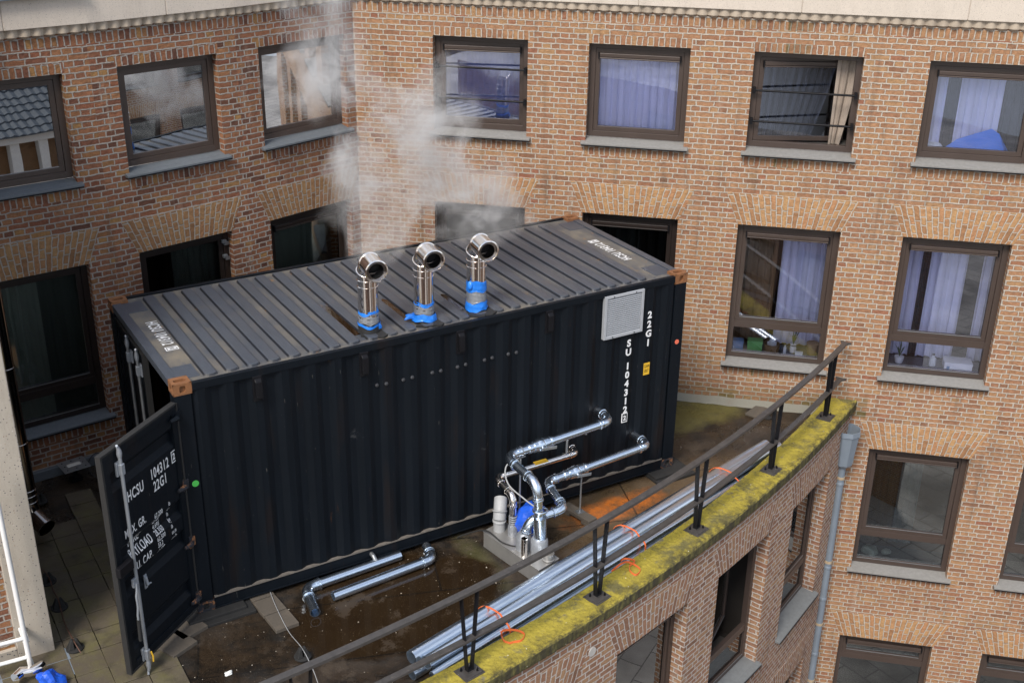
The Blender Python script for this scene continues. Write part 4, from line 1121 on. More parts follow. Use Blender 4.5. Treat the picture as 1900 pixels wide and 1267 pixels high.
# cables
def cable(pts,r,mat,name,label,cat='cable',n=8,group=None):
    P=[Vector(p) for p in pts]; out=[]
    for i in range(len(P)-1):
        a=P[max(0,i-1)];b_=P[i];c=P[i+1];d=P[min(len(P)-1,i+2)]
        for k in range(8):
            t=k/8; out.append(.5*((2*b_)+(c-a)*t+(2*a-5*b_+4*c-d)*t*t+(3*b_-a-3*c+d)*t**3))
    out.append(P[-1]); b=MB(); b.tube(out,r,n)
    o=b.build(name,mat,smooth=True)
    return tag(o,label,cat,group)
cable([(3.72,-.25,.92),(3.50,-.22,.85),(3.44,-.35,.70),(3.50,-.62,.62),(3.62,-.80,.50),(3.62,-.84,.35),(3.55,-.7,.2),(3.5,-.6,.14)],.008,M['pvc'],'cable','thin grey cable looping down in front of the pipes')
cable([(2.98,-.02,-.05),(3.03,-.10,.02),(3.12,-.28,.15),(3.16,-.42,.20),(3.22,-.60,.15),(3.30,-.72,.14),(3.36,-.76,.145)],.009,M['rubber'],'cable','dark cable arching over the left edge of the steel box')
# supports
for (x,y,zt,lb) in ((4.43,-.345,.54,'thin support rod under the right pipe valve standing on a concrete block'),(3.60,-.345,1.01,'thin support rod behind the riser holding up the highest pipe')):
    b=thing('pipe_support',lb,'support',(x,y,ZR))
    t=MB(); t.tube([(x,y,ZR+.03),(x,y,zt)],.011,10); t.build('rod',M['galv_d'],b,smooth=True)
    t=MB(); t.ring((x,y,zt+.05),(1,.07,0),.050,.008,.03); t.build('pipe_clamp',M['galv_d'],b,smooth=True)
    t=MB(); t.box(x-.05,x+.05,y-.04,y+.04,(.021 if x>4 else ZR+.02),(.027 if x>4 else ZR+.026)); t.build('foot_plate',M['galv_d'],b)
b=MB(); rot=R_(-78)
slab(b,4.42,-.34,.002-.03,.46,.13,.048,rot); slab(b,4.42-.16*math.cos(rot),-.34-.16*math.sin(rot),ZR+.001,.13,.13,.038,rot); slab(b,4.42+.16*math.cos(rot),-.34+.16*math.sin(rot),ZR+.001,.13,.13,.038,rot)
tag(b.build('concrete_block',M['slab'],bevel=.005),'small mossy concrete footing block beside the rust stain','block')
# handle bar on the container wall
b=MB(); q=[(4.40,.02,.62),(4.40,-.06,.66),(4.40,-.07,.84),(4.45,-.07,.92),(4.62,-.07,.92),(4.66,-.07,.86),(4.66,.02,.84)]
b.tube(q,.014,8); b.build('grab_handle',M['galv_d'],box,smooth=True)
# drain spout at the container foot
b=MB(); b.hollow([(1.93,.02,.07),(1.93,-.04,.07),(1.94,-.08,.03),(1.94,-.09,-.01)],.024,.004,14); b.build('drain_spout',M['galv_d'],box,smooth=True)

# ------------------------------------------------------------------ chimneys
def chimney(x,y,label,kind):
    c=thing('chimney_pipe',label,'chimney',(x,y,H-.03),'chimneys on the container')
    r=.104
    b=MB(); b.tube([(x,y,H+.10),(x,y,3.20)],r,36); b.build('flue',M['chrome'],c,smooth=True)
    b=MB(); b.ring((x,y,3.075),(0,0,1),r,.006,.012,36); b.ring((x,y,3.145),(0,0,1),r,.007,.014,36); b.build('flue_bead',M['chrome'],c,smooth=True)
    az=R_(-96); dy=Vector((math.cos(az),math.sin(az),0)); U=Vector((0,0,1))
    P=Vector((x,y,3.20)); e=[P]
    d1=(U*.72+dy*.70).normalized()
    q1=P+U*.035; q2=q1+d1*.155; q3=q2+dy*.20-U*.012
    b=MB(); b.tube([P-U*.01,q1],r*1.01,36,cap=False)
    b.tube([q1,q2],r*1.01,36,cap=False); b.build('elbow_lower',M['chrome'],c,smooth=True)
    dd=(q3-q2).normalized()
    b=MB(); b.hollow([q2-dd*.03,q3],r*1.06,.008,36); b.tube([q2-dd*.034,q2-dd*.028],r*1.05,36); b.build('elbow_upper',M['chrome'],c,smooth=True)
    b=MB(); b.ring(q1,U*1.3+dy*.5,r*1.02,.008,.014,36); b.ring(q2-dd*.02,dd,r*1.06,.008,.014,36); b.ring(q3-dd*.005,dd,r*1.05,.010,.02,36); b.build('elbow_bead',M['chrome'],c,smooth=True)
    b=MB(); b.hollow([q3-dd*.14,q3-dd*.012],r*.80,.006,32); b.build('inner_liner',M['chrome_d'],c,smooth=True)
    b=MB()
    for k in range(32):   # flat annulus between skin and liner
        a0,a1=2*math.pi*k/32,2*math.pi*(k+1)/32; X=dd.cross(U).normalized(); Y=X.cross(dd)
        f_=lambda a,rr,o:q3-dd*o+(X*math.cos(a)+Y*math.sin(a))*rr
        b.face([f_(a0,r*.99,.02),f_(a1,r*.99,.02),f_(a1,r*.79,.02),f_(a0,r*.79,.02)])
    b.build('mouth_ring',M['chrome_d'],c)
    b=MB(); b.tube([q3-dd*.155,q3-dd*.150],r*.85,28); b.build('mouth_dark',M['black'],c)  # black disc stands in for the dark inside of the flue
    # wrapped foot
    n=26; 
    def wrap(z0,z1,r0,r1,mat,name,seed,tail=None,amp=.004,nz=8):
        rn=random.Random(seed); b=MB(); N=36; base=len(b.v)
        off=[[rn.uniform(-amp,amp) for _ in range(N)] for _ in range(nz+1)]
        for j in range(nz+1):
            t=j/nz; z=z0+(z1-z0)*t
            for k in range(N):
                a=2*math.pi*k/N; rr=r0-.003+(r1-r0)*t+off[j][k]*.6+.002*math.sin(a*2+j*2.2)
                b.v.append((x+rr*math.cos(a),y+rr*math.sin(a),z+ (.012*math.sin(a*2+seed)+.006*math.sin(a*5+seed) if j in (0,nz) else 0)))
        for j in range(nz):
            for k in range(N): b.f.append((j*N+k,j*N+(k+1)%N,(j+1)*N+(k+1)%N,(j+1)*N+k)); b.u.append([(0,0)]*4); b.m.append(0)
        b.build(name,mat,c,smooth=True)
    if kind==0:
        wrap(H-.03,H+.085,.118,.112,M['rubber'],'rubber_boot',1); wrap(H+.055,H+.085,.119,.119,M['bluetape'],'blue_film',2,nz=2)
        wrap(H+.08,H+.20,.110,.107,M['tape'],'tape_wrap',3,amp=.0025); wrap(H+.190,H+.225,.111,.107,M['bluetape'],'blue_film',4,nz=3)
    if kind==1:
        wrap(H-.03,H+.05,.118,.114,M['rubber'],'rubber_boot',5); wrap(H-.005,H+.065,.140,.120,M['bluetape'],'blue_film',6,nz=4,amp=.010)
        wrap(H+.06,H+.175,.110,.107,M['tape'],'tape_wrap',7,amp=.0025); wrap(H+.165,H+.20,.111,.107,M['bluetape'],'blue_film',8,nz=3)
    if kind==2:
        wrap(H-.03,H+.03,.120,.118,M['rubber'],'rubber_boot',9); wrap(H-.005,H+.09,.126,.116,M['bluetape'],'blue_film',10,nz=5,amp=.008)
        wrap(H+.08,H+.22,.112,.108,M['tape'],'tape_wrap',11,amp=.0025); wrap(H+.205,H+.325,.114,.110,M['bluetape'],'blue_film',12,nz=6,amp=.006)
    # sooty tar patch round the foot
    b=MB(); N=26; rn=random.Random(kind+20); ctr=Vector((x+.02,y-.12,H-.012))
    pts=[ctr+Vector((math.cos(2*math.pi*k/N)*(.15+rn.uniform(-.03,.03)),math.sin(2*math.pi*k/N)*(.10+rn.uniform(-.03,.03)),0)) for k in range(N)]
    b.face(pts); bb=[p+Vector((0,0,-.02)) for p in pts]
    for k in range(N): b.face([pts[k],pts[(k+1)%N],bb[(k+1)%N],bb[k]])
    b.build('sealant',M['rubber'],c)
    return c
c0=chimney(2.137,.31,'leftmost polished chimney with a black rubber boot at its foot','0' and 0)
c1=chimney(2.766,.30,'middle polished chimney with blue film flap around its foot',1)
c2=chimney(3.386,.28,'rightmost polished chimney with the wide blue film band',2)
bm=crumple((2.63,.33,H+.030),.075,31,3,(1.15,.55,.45)); bm_obj(bm,'blue_film_flap',M['bluetape'],c1,True)
bm=crumple((3.285,.23,H+.29),.038,33,3,(.8,.6,1.3)); bm_obj(bm,'blue_film_flap',M['bluetape'],c2,True)
bm=crumple((2.215,.24,H+.04),.032,35,3,(1,.6,1.1)); bm_obj(bm,'blue_film_flap',M['bluetape'],c0,True)

# ------------------------------------------------------------------ railing along the parapet
rl=thing('railing','black steel railing with V-shaped posts standing on the mossy parapet','railing',arc(-76.15,25.61,ZC))
ths=[-64.50,-68.36,-72.23,-76.12,-80.0,-83.88,-87.76]
def railarc(t0,t1,r,z,w,h,n=60,name='top_rail'):
    b=MB(); 
    for i in range(n):
        a=t0+(t1-t0)*i/n; c=t0+(t1-t0)*(i+1)/n
        P=lambda t,x,y: arc(t,r+x,z+y)
        for (x0,y0),(x1,y1) in (((-w/2,h/2),(w/2,h/2)),((w/2,h/2),(w/2,-h/2)),((w/2,-h/2),(-w/2,-h/2)),((-w/2,-h/2),(-w/2,h/2))):
            b.face([P(a,x0,y0),P(c,x0,y0),P(c,x1,y1),P(a,x1,y1)])
    return b
M['railm']=simple("weathered_rail_paint",(.060,.055,.052),.42,.0,.5,14)
t=railarc(-92,-63.75,25.61,1.075,.070,.034); t.build('top_rail',M['railm'],rl,bevel=.002)
t=railarc(-92,-63.75,25.61,.545,.068,.028); t.build('mid_rail',M['railm'],rl,bevel=.002)
for z in (1.075,.545):      # fish-tail ends
    a=arc(-63.80,25.61,z); n_=Vector((math.cos(R_(-63.8)),math.sin(R_(-63.8)),0)); tn=Vector((-n_.y,n_.x,0))
    t=MB(); 
    t.hexa([a+tn*x+n_*(s*w_)+Vector((0,0,q+ (.05 if x>.1 else 0))) for q in (-.013,.013) for s in (-1,1) for x,w_ in ((0,.031),(.085,.035))])
    t.hexa([a+tn*x+n_*(s*w_)+Vector((0,0,q)) for q in (-.013,.013) for s in (-1,1) for x,w_ in ((.085,.035),(.15,.075))])
    t.build('rail_end',M['railm'],rl,bevel=.002)
for i,th_ in enumerate(ths):
    n_=Vector((math.cos(R_(th_)),math.sin(R_(th_)),0)); tn=Vector((-n_.y,n_.x,0)); c=arc(th_,25.61,ZC)
    F_=lambda s,d,z,c=c,tn=tn,n_=n_: c+tn*s+n_*d+Vector((0,0,z))
    t=MB()
    for s in (-1,1):
        top=.90
        a0=F_(s*.030,0,.035); a1=F_(s*.095,0,.90)
        t.bar(a0,a1,.050,.011,up=tn)
        # broad side across the rail: flat bars
    t.box(-.036,.036,-.026,.026,.028,.040,F_)
    po=t.build('post',M['black'],rl,bevel=.0015)
    t=MB(); t.box(-.10,.10,-.085,.085,.001,.016,F_); t.box(-.115,.115,-.10,.10,-.004,.006,F_); t.box(-.04,.04,-.03,.03,.016,.028,F_)
    pl=t.build('base_plate',M['railm'],rl,bevel=.002)
    t=MB()
    for s,d in ((.062,.045),(-.062,-.045)):
        t.tube([F_(s,d,.016),F_(s,d,.030)],.013,6); t.tube([F_(s,d,.030),F_(s,d,.05)],.007,8)
    t.build('bolt',M['black'],pl)

# ------------------------------------------------------------------ long tubes lying behind the parapet
e0=Vector((1.50,-1.80,0)); e1=Vector((7.30,-.30,0)); dirb=(e1-e0).normalized(); sdb=Vector((dirb.y,-dirb.x,0))
def long_tube(off,z,r,sh,ln,label,mat,yaw=0,name='steel_tube'):
    a=e0+sdb*off+dirb*sh+Vector((0,0,z)); d=(dirb+sdb*yaw).normalized()
    b=MB(); b.hollow([a,a+d*ln*.5,a+d*ln],r,.003,24); o=b.build(name,mat,smooth=True); return tag(o,label,'tube','long tubes lying behind the parapet')
long_tube(.025,.128,.074,.0,5.95,'widest long shiny tube on top of the bundle, its open end nearest the container',M['galv_s'],.004)
long_tube(.170,.122,.070,.06,6.0,'long shiny tube on top of the bundle beside the widest one',M['galv_s'],-.004)
long_tube(.085,-.008,.060,-.05,6.0,'long tube under the two top tubes of the bundle',M['galv_s'])
long_tube(.215,-.015,.052,.14,5.9,'tube low in the bundle with its cut end set back from the others',M['galv_s'])
long_tube(.318,-.022,.046,-.10,6.0,'thin dull grey tube lowest in the bundle, nearest the parapet',M['galv_s'])
long_tube(.300,.066,.042,.02,6.0,'thin tube with printed dashes resting above the lowest one',M['galv_s'])
# printed dashes along the thin tube
b=MB(); a=e0+sdb*.300+Vector((0,0,.066)); 
up2=(Vector((0,0,1))*.45+sdb*.9).normalized(); ac=dirb.cross(up2)
for i in range(150):
    if i%5==4: continue
    s=.15+i*.037; o=a+dirb*s+up2*.0428
    for k in (-1,1): b.bar(o+ac*.005*k,o+ac*.005*k+dirb*.022,.003,.0008,up2)
tp=b.build('printed_marks',M['black'])
for o in SC.objects:
    if o.get('label','').startswith('thin tube with printed'): tp.parent=o
# orange webbing
def strap(name,label,s):
    c=e0+dirb*s+sdb*.150+Vector((0,0,.065)); b=MB(); N=28; w=.010; P=[]
    for k in range(N):
        a=2*math.pi*k/N; x=.235*math.copysign(abs(math.cos(a))**.8,math.cos(a)); z=.150*math.copysign(abs(math.sin(a))**.8,math.sin(a)); z=max(z,-.125)
        if z>0 and x>.08: z*=.78
        P.append((c+sdb*x+Vector((0,0,z)), dirb*(.02*math.sin(a))))
    for k in range(N):
        (p,o),(q,o2)=P[k],P[(k+1)%N]; r0=(p-c).normalized()*.003; r1=(q-c).normalized()*.003
        b.hexa([x for x in (p+o-dirb*w-r0,q+o2-dirb*w-r1,p+o+dirb*w-r0,q+o2+dirb*w-r1,p+o-dirb*w+r0,q+o2-dirb*w+r1,p+o+dirb*w+r0,q+o2+dirb*w+r1)])
    return tag(b.build(name,M['orange']),label,'strap','orange straps around the tube bundle')
strap('webbing_strap','orange strap round the tubes nearest their left open ends',.98)
strap('webbing_strap','orange strap round the middle of the tube bundle',3.10)
strap('webbing_strap','orange strap round the tubes nearest the right-hand wall',4.92)
def ribbon(pts,w,label,name='strap_tail'):
    P=[Vector(p) for p in pts]; out=[]
    for i in range(len(P)-1):
        a=P[max(0,i-1)];b_=P[i];c=P[i+1];d=P[min(len(P)-1,i+2)]
        for k in range(6):
            t=k/6; out.append(.5*((2*b_)+(c-a)*t+(2*a-5*b_+4*c-d)*t*t+(3*b_-a-3*c+d)*t**3))
    out.append(P[-1]); b=MB()
    for p,q in zip(out,out[1:]): b.bar(p,q,.0035,w)
    return tag(b.build(name,M['orange']),label,'strap')
def cz(u,v,dz=0): return onz(u,v,ZC+.012+dz)
ribbon([cz(932,1180,-.05),cz(930,1172,.02),cz(940,1168,.03),cz(960,1169,.02),cz(973,1176),cz(968,1187),cz(955,1190),cz(945,1192),cz(935,1188),cz(931,1180,.01)],.026,'loose orange strap loop lying on the moss nearest the front post')
ribbon([cz(1135,1060,-.05),cz(1150,1047,.03),cz(1165,1042,.03),cz(1182,1050,.01),cz(1188,1058),cz(1180,1066),cz(1170,1060),cz(1168,1050,.02),cz(1178,1040,.03),cz(1160,1036,.03),cz(1152,1040,.02)],.024,'tangled orange strap end lying on the moss beside the middle post')

# ------------------------------------------------------------------ loose elbows and tubes in the puddle
def loose(pts,r,bend,label,endr):
    t=thing('bent_pipe',label,'pipe',pts[0],'loose bent pipes lying in the puddle')
    run(pts,r,bend,M['galv'],t,endopen=(True,True)); return t
zl=ZR+.060
a0=onz(738,1025,zl); a1=onz(566,1091,zl); a2=onz(585,1136,zl)
a0.y=min(a0.y,-.065); a1=Vector((a1.x,min(a1.y,-.12),zl))
loose([a0,a1,a2],.054,.12,'loose bent steel pipe against the container foot, short leg towards the camera',0)
b0=onz(618,1106,zl); b1=onz(803,1036,zl); b2=onz(790,1013,zl+.01); b2=Vector((b2.x,min(b2.y,-.07),zl+.02))
loose([b0,b1,b2],.052,.09,'loose bent steel pipe lying further out in the puddle',0)

# ------------------------------------------------------------------ terrace clutter
pv=[((.665,.10),'back'),((.685,-.185),'middle'),((.71,-.47),'front')]
for (x,y),wd in pv:
    b=MB(); slab(b,x,y,ZR+.001,.25,.275,.045,R_(4+random.uniform(-1.5,1.5)),(random.uniform(-.02,.02),.02)); tag(b.build('paving_slab',M['slab'],bevel=.004),'%s slab of the three laid in a row under the container edge'%wd,'slab','slabs under the container edge')
for (x,y,r_,lb) in ((-.33,-.30,24,'loose paving slab lying between the open door and the container'),(-.16,-.10,20,'loose paving slab half under the door hinge side')):
    b=MB(); slab(b,x,y,ZR+.001,.30,.30,.045,R_(r_)); tag(b.build('paving_slab',M['slab'],bevel=.004),lb,'slab')
b=MB(); slab(b,8.05,.62,ZR+.001,.34,.26,.03,R_(20)); tag(b.build('paving_slab',M['slab'],bevel=.004),'lone flat slab at the far end of the terrace','slab')
b=MB(); p=onz(1424,775,ZR); b.tube([p,p+Vector((0,0,.012))],.06,20); b.ring(p+Vector((0,0,.012)),(0,0,1),.05,.01,.01); tag(b.build('roof_drain',M['rubber'],smooth=True),'small round drain cover in the terrace corner','drain')
# conductor holders and wire
def cone(x,y,label):
    t=thing('conductor_holder',label,'holder',(x,y,ZR),'black holders of the earthing wire')
    b=MB(); z=ZR+.03
    b.tube([(x,y,z),(x,y,z+.012),(x,y,z+.016)],.09,20,rr=[.085,.085,.07]); b.build('disc',M['rubber'],t,smooth=True)
    for s in (-1,1):
        b=MB(); b.hexa([Vector((x+s*(.008+i*w_),y+(j-.5)*2*l_,z+.014+q)) for q,w_,l_ in ((0,.060,.045),(.10,.022,.018)) for j in (0,1) for i in (0,1)]); b.build('cheek',M['rubber'],t,bevel=.006)
cone(-1.20,1.37,'black wire holder on the pavers furthest from the camera'); cone(-1.19,.86,'middle black wire holder on the pavers beside the pillar'); cone(-1.20,.12,'black wire holder on the pavers nearest the camera')
cone(-.02,3.45,'black wire holder near the wall beside the steel plates'); cone(-.95,3.05,'black wire holder on a slab beside the steam duct')
pp=onz(562,1222,ZR); cone(pp.x,pp.y,'black wire holder standing in the puddle by the front railing')
zc=ZR+.125
cable([(-1.55,2.2,ZR+.05),(-1.30,1.75,ZR+.08),(-1.20,1.37,zc),(-1.195,1.1,zc-.03),(-1.19,.86,zc),(-1.21,.5,zc-.04),(-1.20,.12,zc),(-1.17,-.02,ZR+.06)],.006,simple("rust_wire",(.10,.05,.035),.6,.3),'wire','thin rusty wire running along the holders on the pavers')
cable([onz(497,1085,ZR+.06),onz(510,1120,ZR+.06),onz(535,1170,ZR+.06),pp+Vector((0,0,.13)),onz(580,1240,ZR+.08),onz(590,1267,ZR+.05)],.0035,M['pvc'],'wire','thin wire running from the container foot over the slab to the puddle holder')
cable([(-.02,3.45,.06),(-.15,3.60,.12),(-.28,3.48,.10),(-.30,3.35,.02),(-.24,3.25,-.04)],.007,M['rubber'],'wire','short black wire curl between the two steel plates')
# steel plates on studs
for (x,y,r_,lb) in ((-.47,3.40,8,'drilled steel plate on a stud beside the lower left window wall'),(.20,3.42,8,'drilled steel plate half hidden behind the open door')):
    t=thing('steel_bracket',lb,'bracket',(x,y,ZR),'drilled steel plates by the wall')
    ca,sa=math.cos(R_(r_)),math.sin(R_(r_)); Fb=lambda a,b_,c,x=x,y=y,ca=ca,sa=sa: Vector((x+a*ca-b_*sa,y+a*sa+b_*ca,c))
    b=MB(); b.box(-.16,.16,-.15,.15,.140,.150,Fb); pl=b.build('plate',M['galv_d'],t,bevel=.002)
    b=MB()
    for i in range(3):
        for j in range(3):
            if i==1 and j==1: continue
            b.tube([Fb(-.11+.11*i,-.10+.10*j,.1501),Fb(-.11+.11*i,-.10+.10*j,.1512)],.010,10)
    b.build('bolt_hole',M['black'],pl)
    b=MB(); b.box(-.08,.08,-.04,.04,.1501,.1512,Fb); b.build('weld_mark',M['offwhite'],pl)
    b=MB(); b.box(-.07,.07,-.05,.05,ZR,-.02,Fb); b.tube([Fb(0,0,-.03),Fb(0,0,.10)],.03,12); b.box(-.10,.10,-.07,.07,.10,.139,Fb); b.build('stand',M['black'],t,bevel=.003)
# steam duct against the pillar
t=thing('steel_duct','dark polished steel duct beside the concrete pillar ending in an open elbow','duct',(-1.14,2.22,.2))
r=.095
b=MB(); b.tube([(-1.16,2.26,.50),(-1.16,2.26,4.2)],r,32); b.build('duct_section',M['chrome_d'],t,smooth=True)
b=MB()
for z in (1.2,.62,.55,.47,2.1): b.ring((-1.16,2.26,z),(0,0,1),r,.006,.015,32)
b.build('duct_bead',M['chrome_d'],t,smooth=True)
b=MB(); d=Vector((.35,-.75,-.35)).normalized(); b.tube([(-1.16,2.26,.52),(-1.16,2.26,.42),(-1.14,2.21,.30)],r*1.02,32,cap=False); b.hollow([Vector((-1.145,2.22,.31)),Vector((-1.145,2.22,.31))+d*.24],r*1.06,.006,32); b.ring(Vector((-1.145,2.22,.31))+d*.235,d,r*1.05,.010,.02,32); b.build('elbow',M['chrome_d'],t,smooth=True)
b=MB(); b.tube([Vector((-1.145,2.22,.31))+d*.05,Vector((-1.145,2.22,.31))+d*.06],r*.98,24); b.build('duct_inside',M['black'],t)
# white pipes in front of the brick infill
t=thing('white_pipe','white painted pipe frame in front of the brick at the lower left edge','pipe',(-2.0,.0,.3))
pA=Vector((-1.60,-.12,-.02))
b=MB(); b.tube([(-1.63,.0,.02),(-1.65,.0,2.2)],.024,14); b.build('upright',M['white'],t,smooth=True)
for z in (.34,.12):
    b=MB(); b.tube([(-1.64,.0,z),(-2.6,.06,z)],.019,12); b.build('branch',M['white'],t,smooth=True)
b=MB(); b.box(-1.66,-1.60,.0,.245,.29,.33); b.build('pipe_clip',M['white'],t,bevel=.004)
# crumpled metal hose and tarp at the lower left corner
t=MB(); P=[onz(u,v,.06) for u,v in ((28,1258),(40,1247),(55,1245),(70,1240),(80,1232))]; t.tube(P,.05,16,rr=[.05,.058,.05,.055,.045]); tag(t.build('crumpled_hose',M['chrome'],smooth=True),'crumpled silver hose at the foot of the pillar','hose')
p=onz(92,1258,.05); tag(bm_obj(crumple((p.x,p.y,.03),.11,41,3,(1,1,1)),'tarp',M['blue']),'bright blue tarp bundle in the bottom left corner','tarp')
b=MB(); b.box(-2.4,-1.26,-.25,.19,ZR,-.045); struct(b.build('roof_flashing',M['zinc'],bevel=.01))
# debris
b=MB(); rn=random.Random(11)
for i in range(430):
    if i%4 and i<420: continue
    if i<300: x,y=rn.gauss(.5,.7),rn.gauss(-.75,.35)
    elif i<420: x,y=rn.gauss(2.6,.5),rn.gauss(-.5,.35)
    else: x,y=rn.uniform(4,8),rn.uniform(-1,1.2)
    if math.hypot(x-CO.x,y-CO.y)>25.3 or x<-.6 or y>-.1 and 0<x<6.1: continue
    s=rn.uniform(.0015,.0060)*(1 if rn.random()<.95 else 2.4); slab(b,x,y,ZR+.002,s*2,s*rn.uniform(.7,2),s*.6,rn.random()*6,(rn.uniform(-.3,.3),rn.uniform(-.3,.3)))
struct(b.build('gravel_debris',simple("pale_debris",(.45,.40,.33),.8,0,.5,40)),'stuff')
p=onz(424,1249,ZR+.01); tag(bm_obj(crumple((p.x,p.y,ZR+.015),.032,51,3,(1.2,.8,.4),.6),'crumpled_paper',M['paper']),'crumpled pale scrap lying on the wet roof in front','litter')
b=MB(); p=onz(309,1227,ZR+.012); b.bar(p-Vector((.07,.01,0)),p+Vector((.07,-.03,0)),.012,.008); tag(b.build('plastic_strip',M['paper']),'short white strip on the wet roof beside the door foot','litter')

# ------------------------------------------------------------------ things on the window boards
def pot(F,s,d,z,r,h,mat,label,plant=None,cat='pot',name='plant_pot'):
    c=F(s,d,z); t=thing(name,label,cat,c)
    b=MB(); b.tube([c,c+Vector((0,0,h*.5)),c+Vector((0,0,h)),c+Vector((0,0,h*.98))],r,18,rr=[r*.72,r*.92,r,r*.85]); b.build('pot',mat,t,smooth=True)
    b=MB(); b.tube([c+Vector((0,0,h*.9)),c+Vector((0,0,h*.93))],r*.86,16); b.build('soil',M['dark_in'],t)
    if plant:
        b=MB(); rn=random.Random(int(s*100))
        for i in range(plant):
            a=rn.random()*6.28; l=rn.uniform(.12,.26); o=c+Vector((0,0,h)); tip=o+Vector((math.cos(a)*l*.5,math.sin(a)*l*.5,l)); m_=o.lerp(tip,.5)+Vector((0,0,.03)); w_=Vector((-math.sin(a),math.cos(a),0))*.010
            b.face([o-w_*.4,o+w_*.4,m_+w_,m_-w_]); b.face([m_-w_,m_+w_,tip])
        b.build('leaves',M['leaf'],t)
zb=.65+.005; dB=.30
pot(FR,.70,dB,zb,.085,.17,M['tan'],'round tan pot at the right end of the window board')
pot(FR,.44,dB,zb,.050,.12,M['white'],'small white pot with a seedling on the window board',10)
b=thing('wicker_basket','wicker basket with odds and ends on the window board','basket',FR(.15,dB,zb))
t=MB(); c=FR(.15,dB,zb); t.hollow([c,c+Vector((0,0,.05)),c+Vector((0,0,.11))],.11,.012,20); t.build('basket',M['brown'],b,smooth=True)
t=MB(); t.box(-.05,.05,-.04,.04,.03,.13,lambda x,y,z:c+Vector((x,y,z))); t.box(.0,.06,.0,.05,.05,.155,lambda x,y,z:c+Vector((x,y,z))); t.build('contents',M['paper'],b)
def bx(F,s,d,z,w_,dp,h,mat,name,label,cat):
    t=thing(name,label,cat,F(s,d,z)); b=MB(); b.box(s-w_/2,s+w_/2,d-dp/2,d+dp/2,z,z+h*.72,F); b.build('box_base',mat,t,bevel=.003)
    b=MB(); b.box(s-w_/2-.004,s+w_/2+.004,d-dp/2-.004,d+dp/2+.004,z+h*.72+.0005,z+h,F); b.build('box_lid',mat,t,bevel=.003); return t
bx(FR,-.31,dB,zb,.14,.12,.12,M['bluebox'],'storage_box','small blue box at the left end of the window board','box')
bx(FR,-.08,dB,zb,.20,.13,.14,M['greenbox'],'storage_box','bright green box beside the wicker basket behind the glass','box')
def bottle(F,s,d,z,r,h,mat,label):
    c=F(s,d,z); t=thing('bottle',label,'bottle',c); b=MB(); U=Vector((0,0,1)); b.tube([c,c+U*h*.6,c+U*h*.75,c+U*h*.92],r,14,rr=[r,r,r*.4,r*.35]); b.build('glass_body',mat,t,smooth=True)
    b=MB(); b.tube([c+U*h*.921,c+U*h],r*.42,12); b.build('cap',M['black'],t)
bottle(FR,.33,dB-.06,zb,.022,.14,M['paper'],'tiny pale bottle in front of the seedling pot')
bottle(FR,.27,dB-.09,zb,.018,.10,M['rubber'],'tiny dark bottle beside the wicker basket')
bx(FR,.52,dB-.10,zb,.10,.05,.06,M['paper'],'note_card','little pale card box in front of the white pot','box')
pot(FR,1.86,dB,zb,.065,.09,M['white'],'white bowl pot with long leaves at the right-hand window',9)
bottle(FR,2.30,dB,zb,.045,.17,M['paper'],'clear jar in the middle of the right-hand window board')
w_=bx(FR,2.62,dB,zb,.36,.22,.11,M['white'],'document_box','white flat box with a small blue mark behind the right-hand glass','box')
t=MB(); t.box(2.47,2.51,dB-.1165,dB-.1145,zb+.02,zb+.06,FR); t.build('blue_mark',M['bluebox'],w_)
b=MB(); zz=3.655; V_=[FR(1.93,.20,zz),FR(2.70,.20,zz),FR(2.76,.30,zz),FR(1.98,.31,zz)]; a_,b_=FR(2.12,.26,zz+.14),FR(2.50,.26,zz+.29); c_=FR(2.60,.235,zz+.24)
for f in ((V_[0],V_[1],c_,b_,a_),(V_[1],V_[2],c_),(V_[2],b_,c_),(V_[2],V_[3],a_,b_),(V_[3],V_[0],a_),tuple(V_[::-1])): b.face(f)
oc=b.build('blue_cloth',M['blue_l']); sbd=oc.modifiers.new('sub','SUBSURF'); sbd.subdivision_type='SIMPLE'; sbd.levels=sbd.render_levels=4
tx=bpy.data.textures.new('fold','CLOUDS'); tx.noise_scale=.12; dm=oc.modifiers.new('disp','DISPLACE'); dm.texture=tx; dm.strength=.012
tag(oc,'bright blue cloth heaped like a tent behind the top right window','cloth')
c=FR(1.85,.26,3.66); tag(bm_obj(crumple((c.x,c.y,c.z+.02),.10,62,3,(1,1,.5)),'paper_bag',M['paper']),'crumpled white bag behind the top right window','bag')
for s,r_,lb in ((1.90,.11,'larger crumpled white paper behind the lower brown-curtained window'),(2.12,.065,'smaller crumpled white paper behind the lower brown-curtained window')):
    c=FR(s,.30,-2.44); tag(bm_obj(crumple((c.x,c.y,c.z+.04),r_,int(s*50),3,(1,1,.6)),'crumpled_paper',M['paper']),lb,'paper')

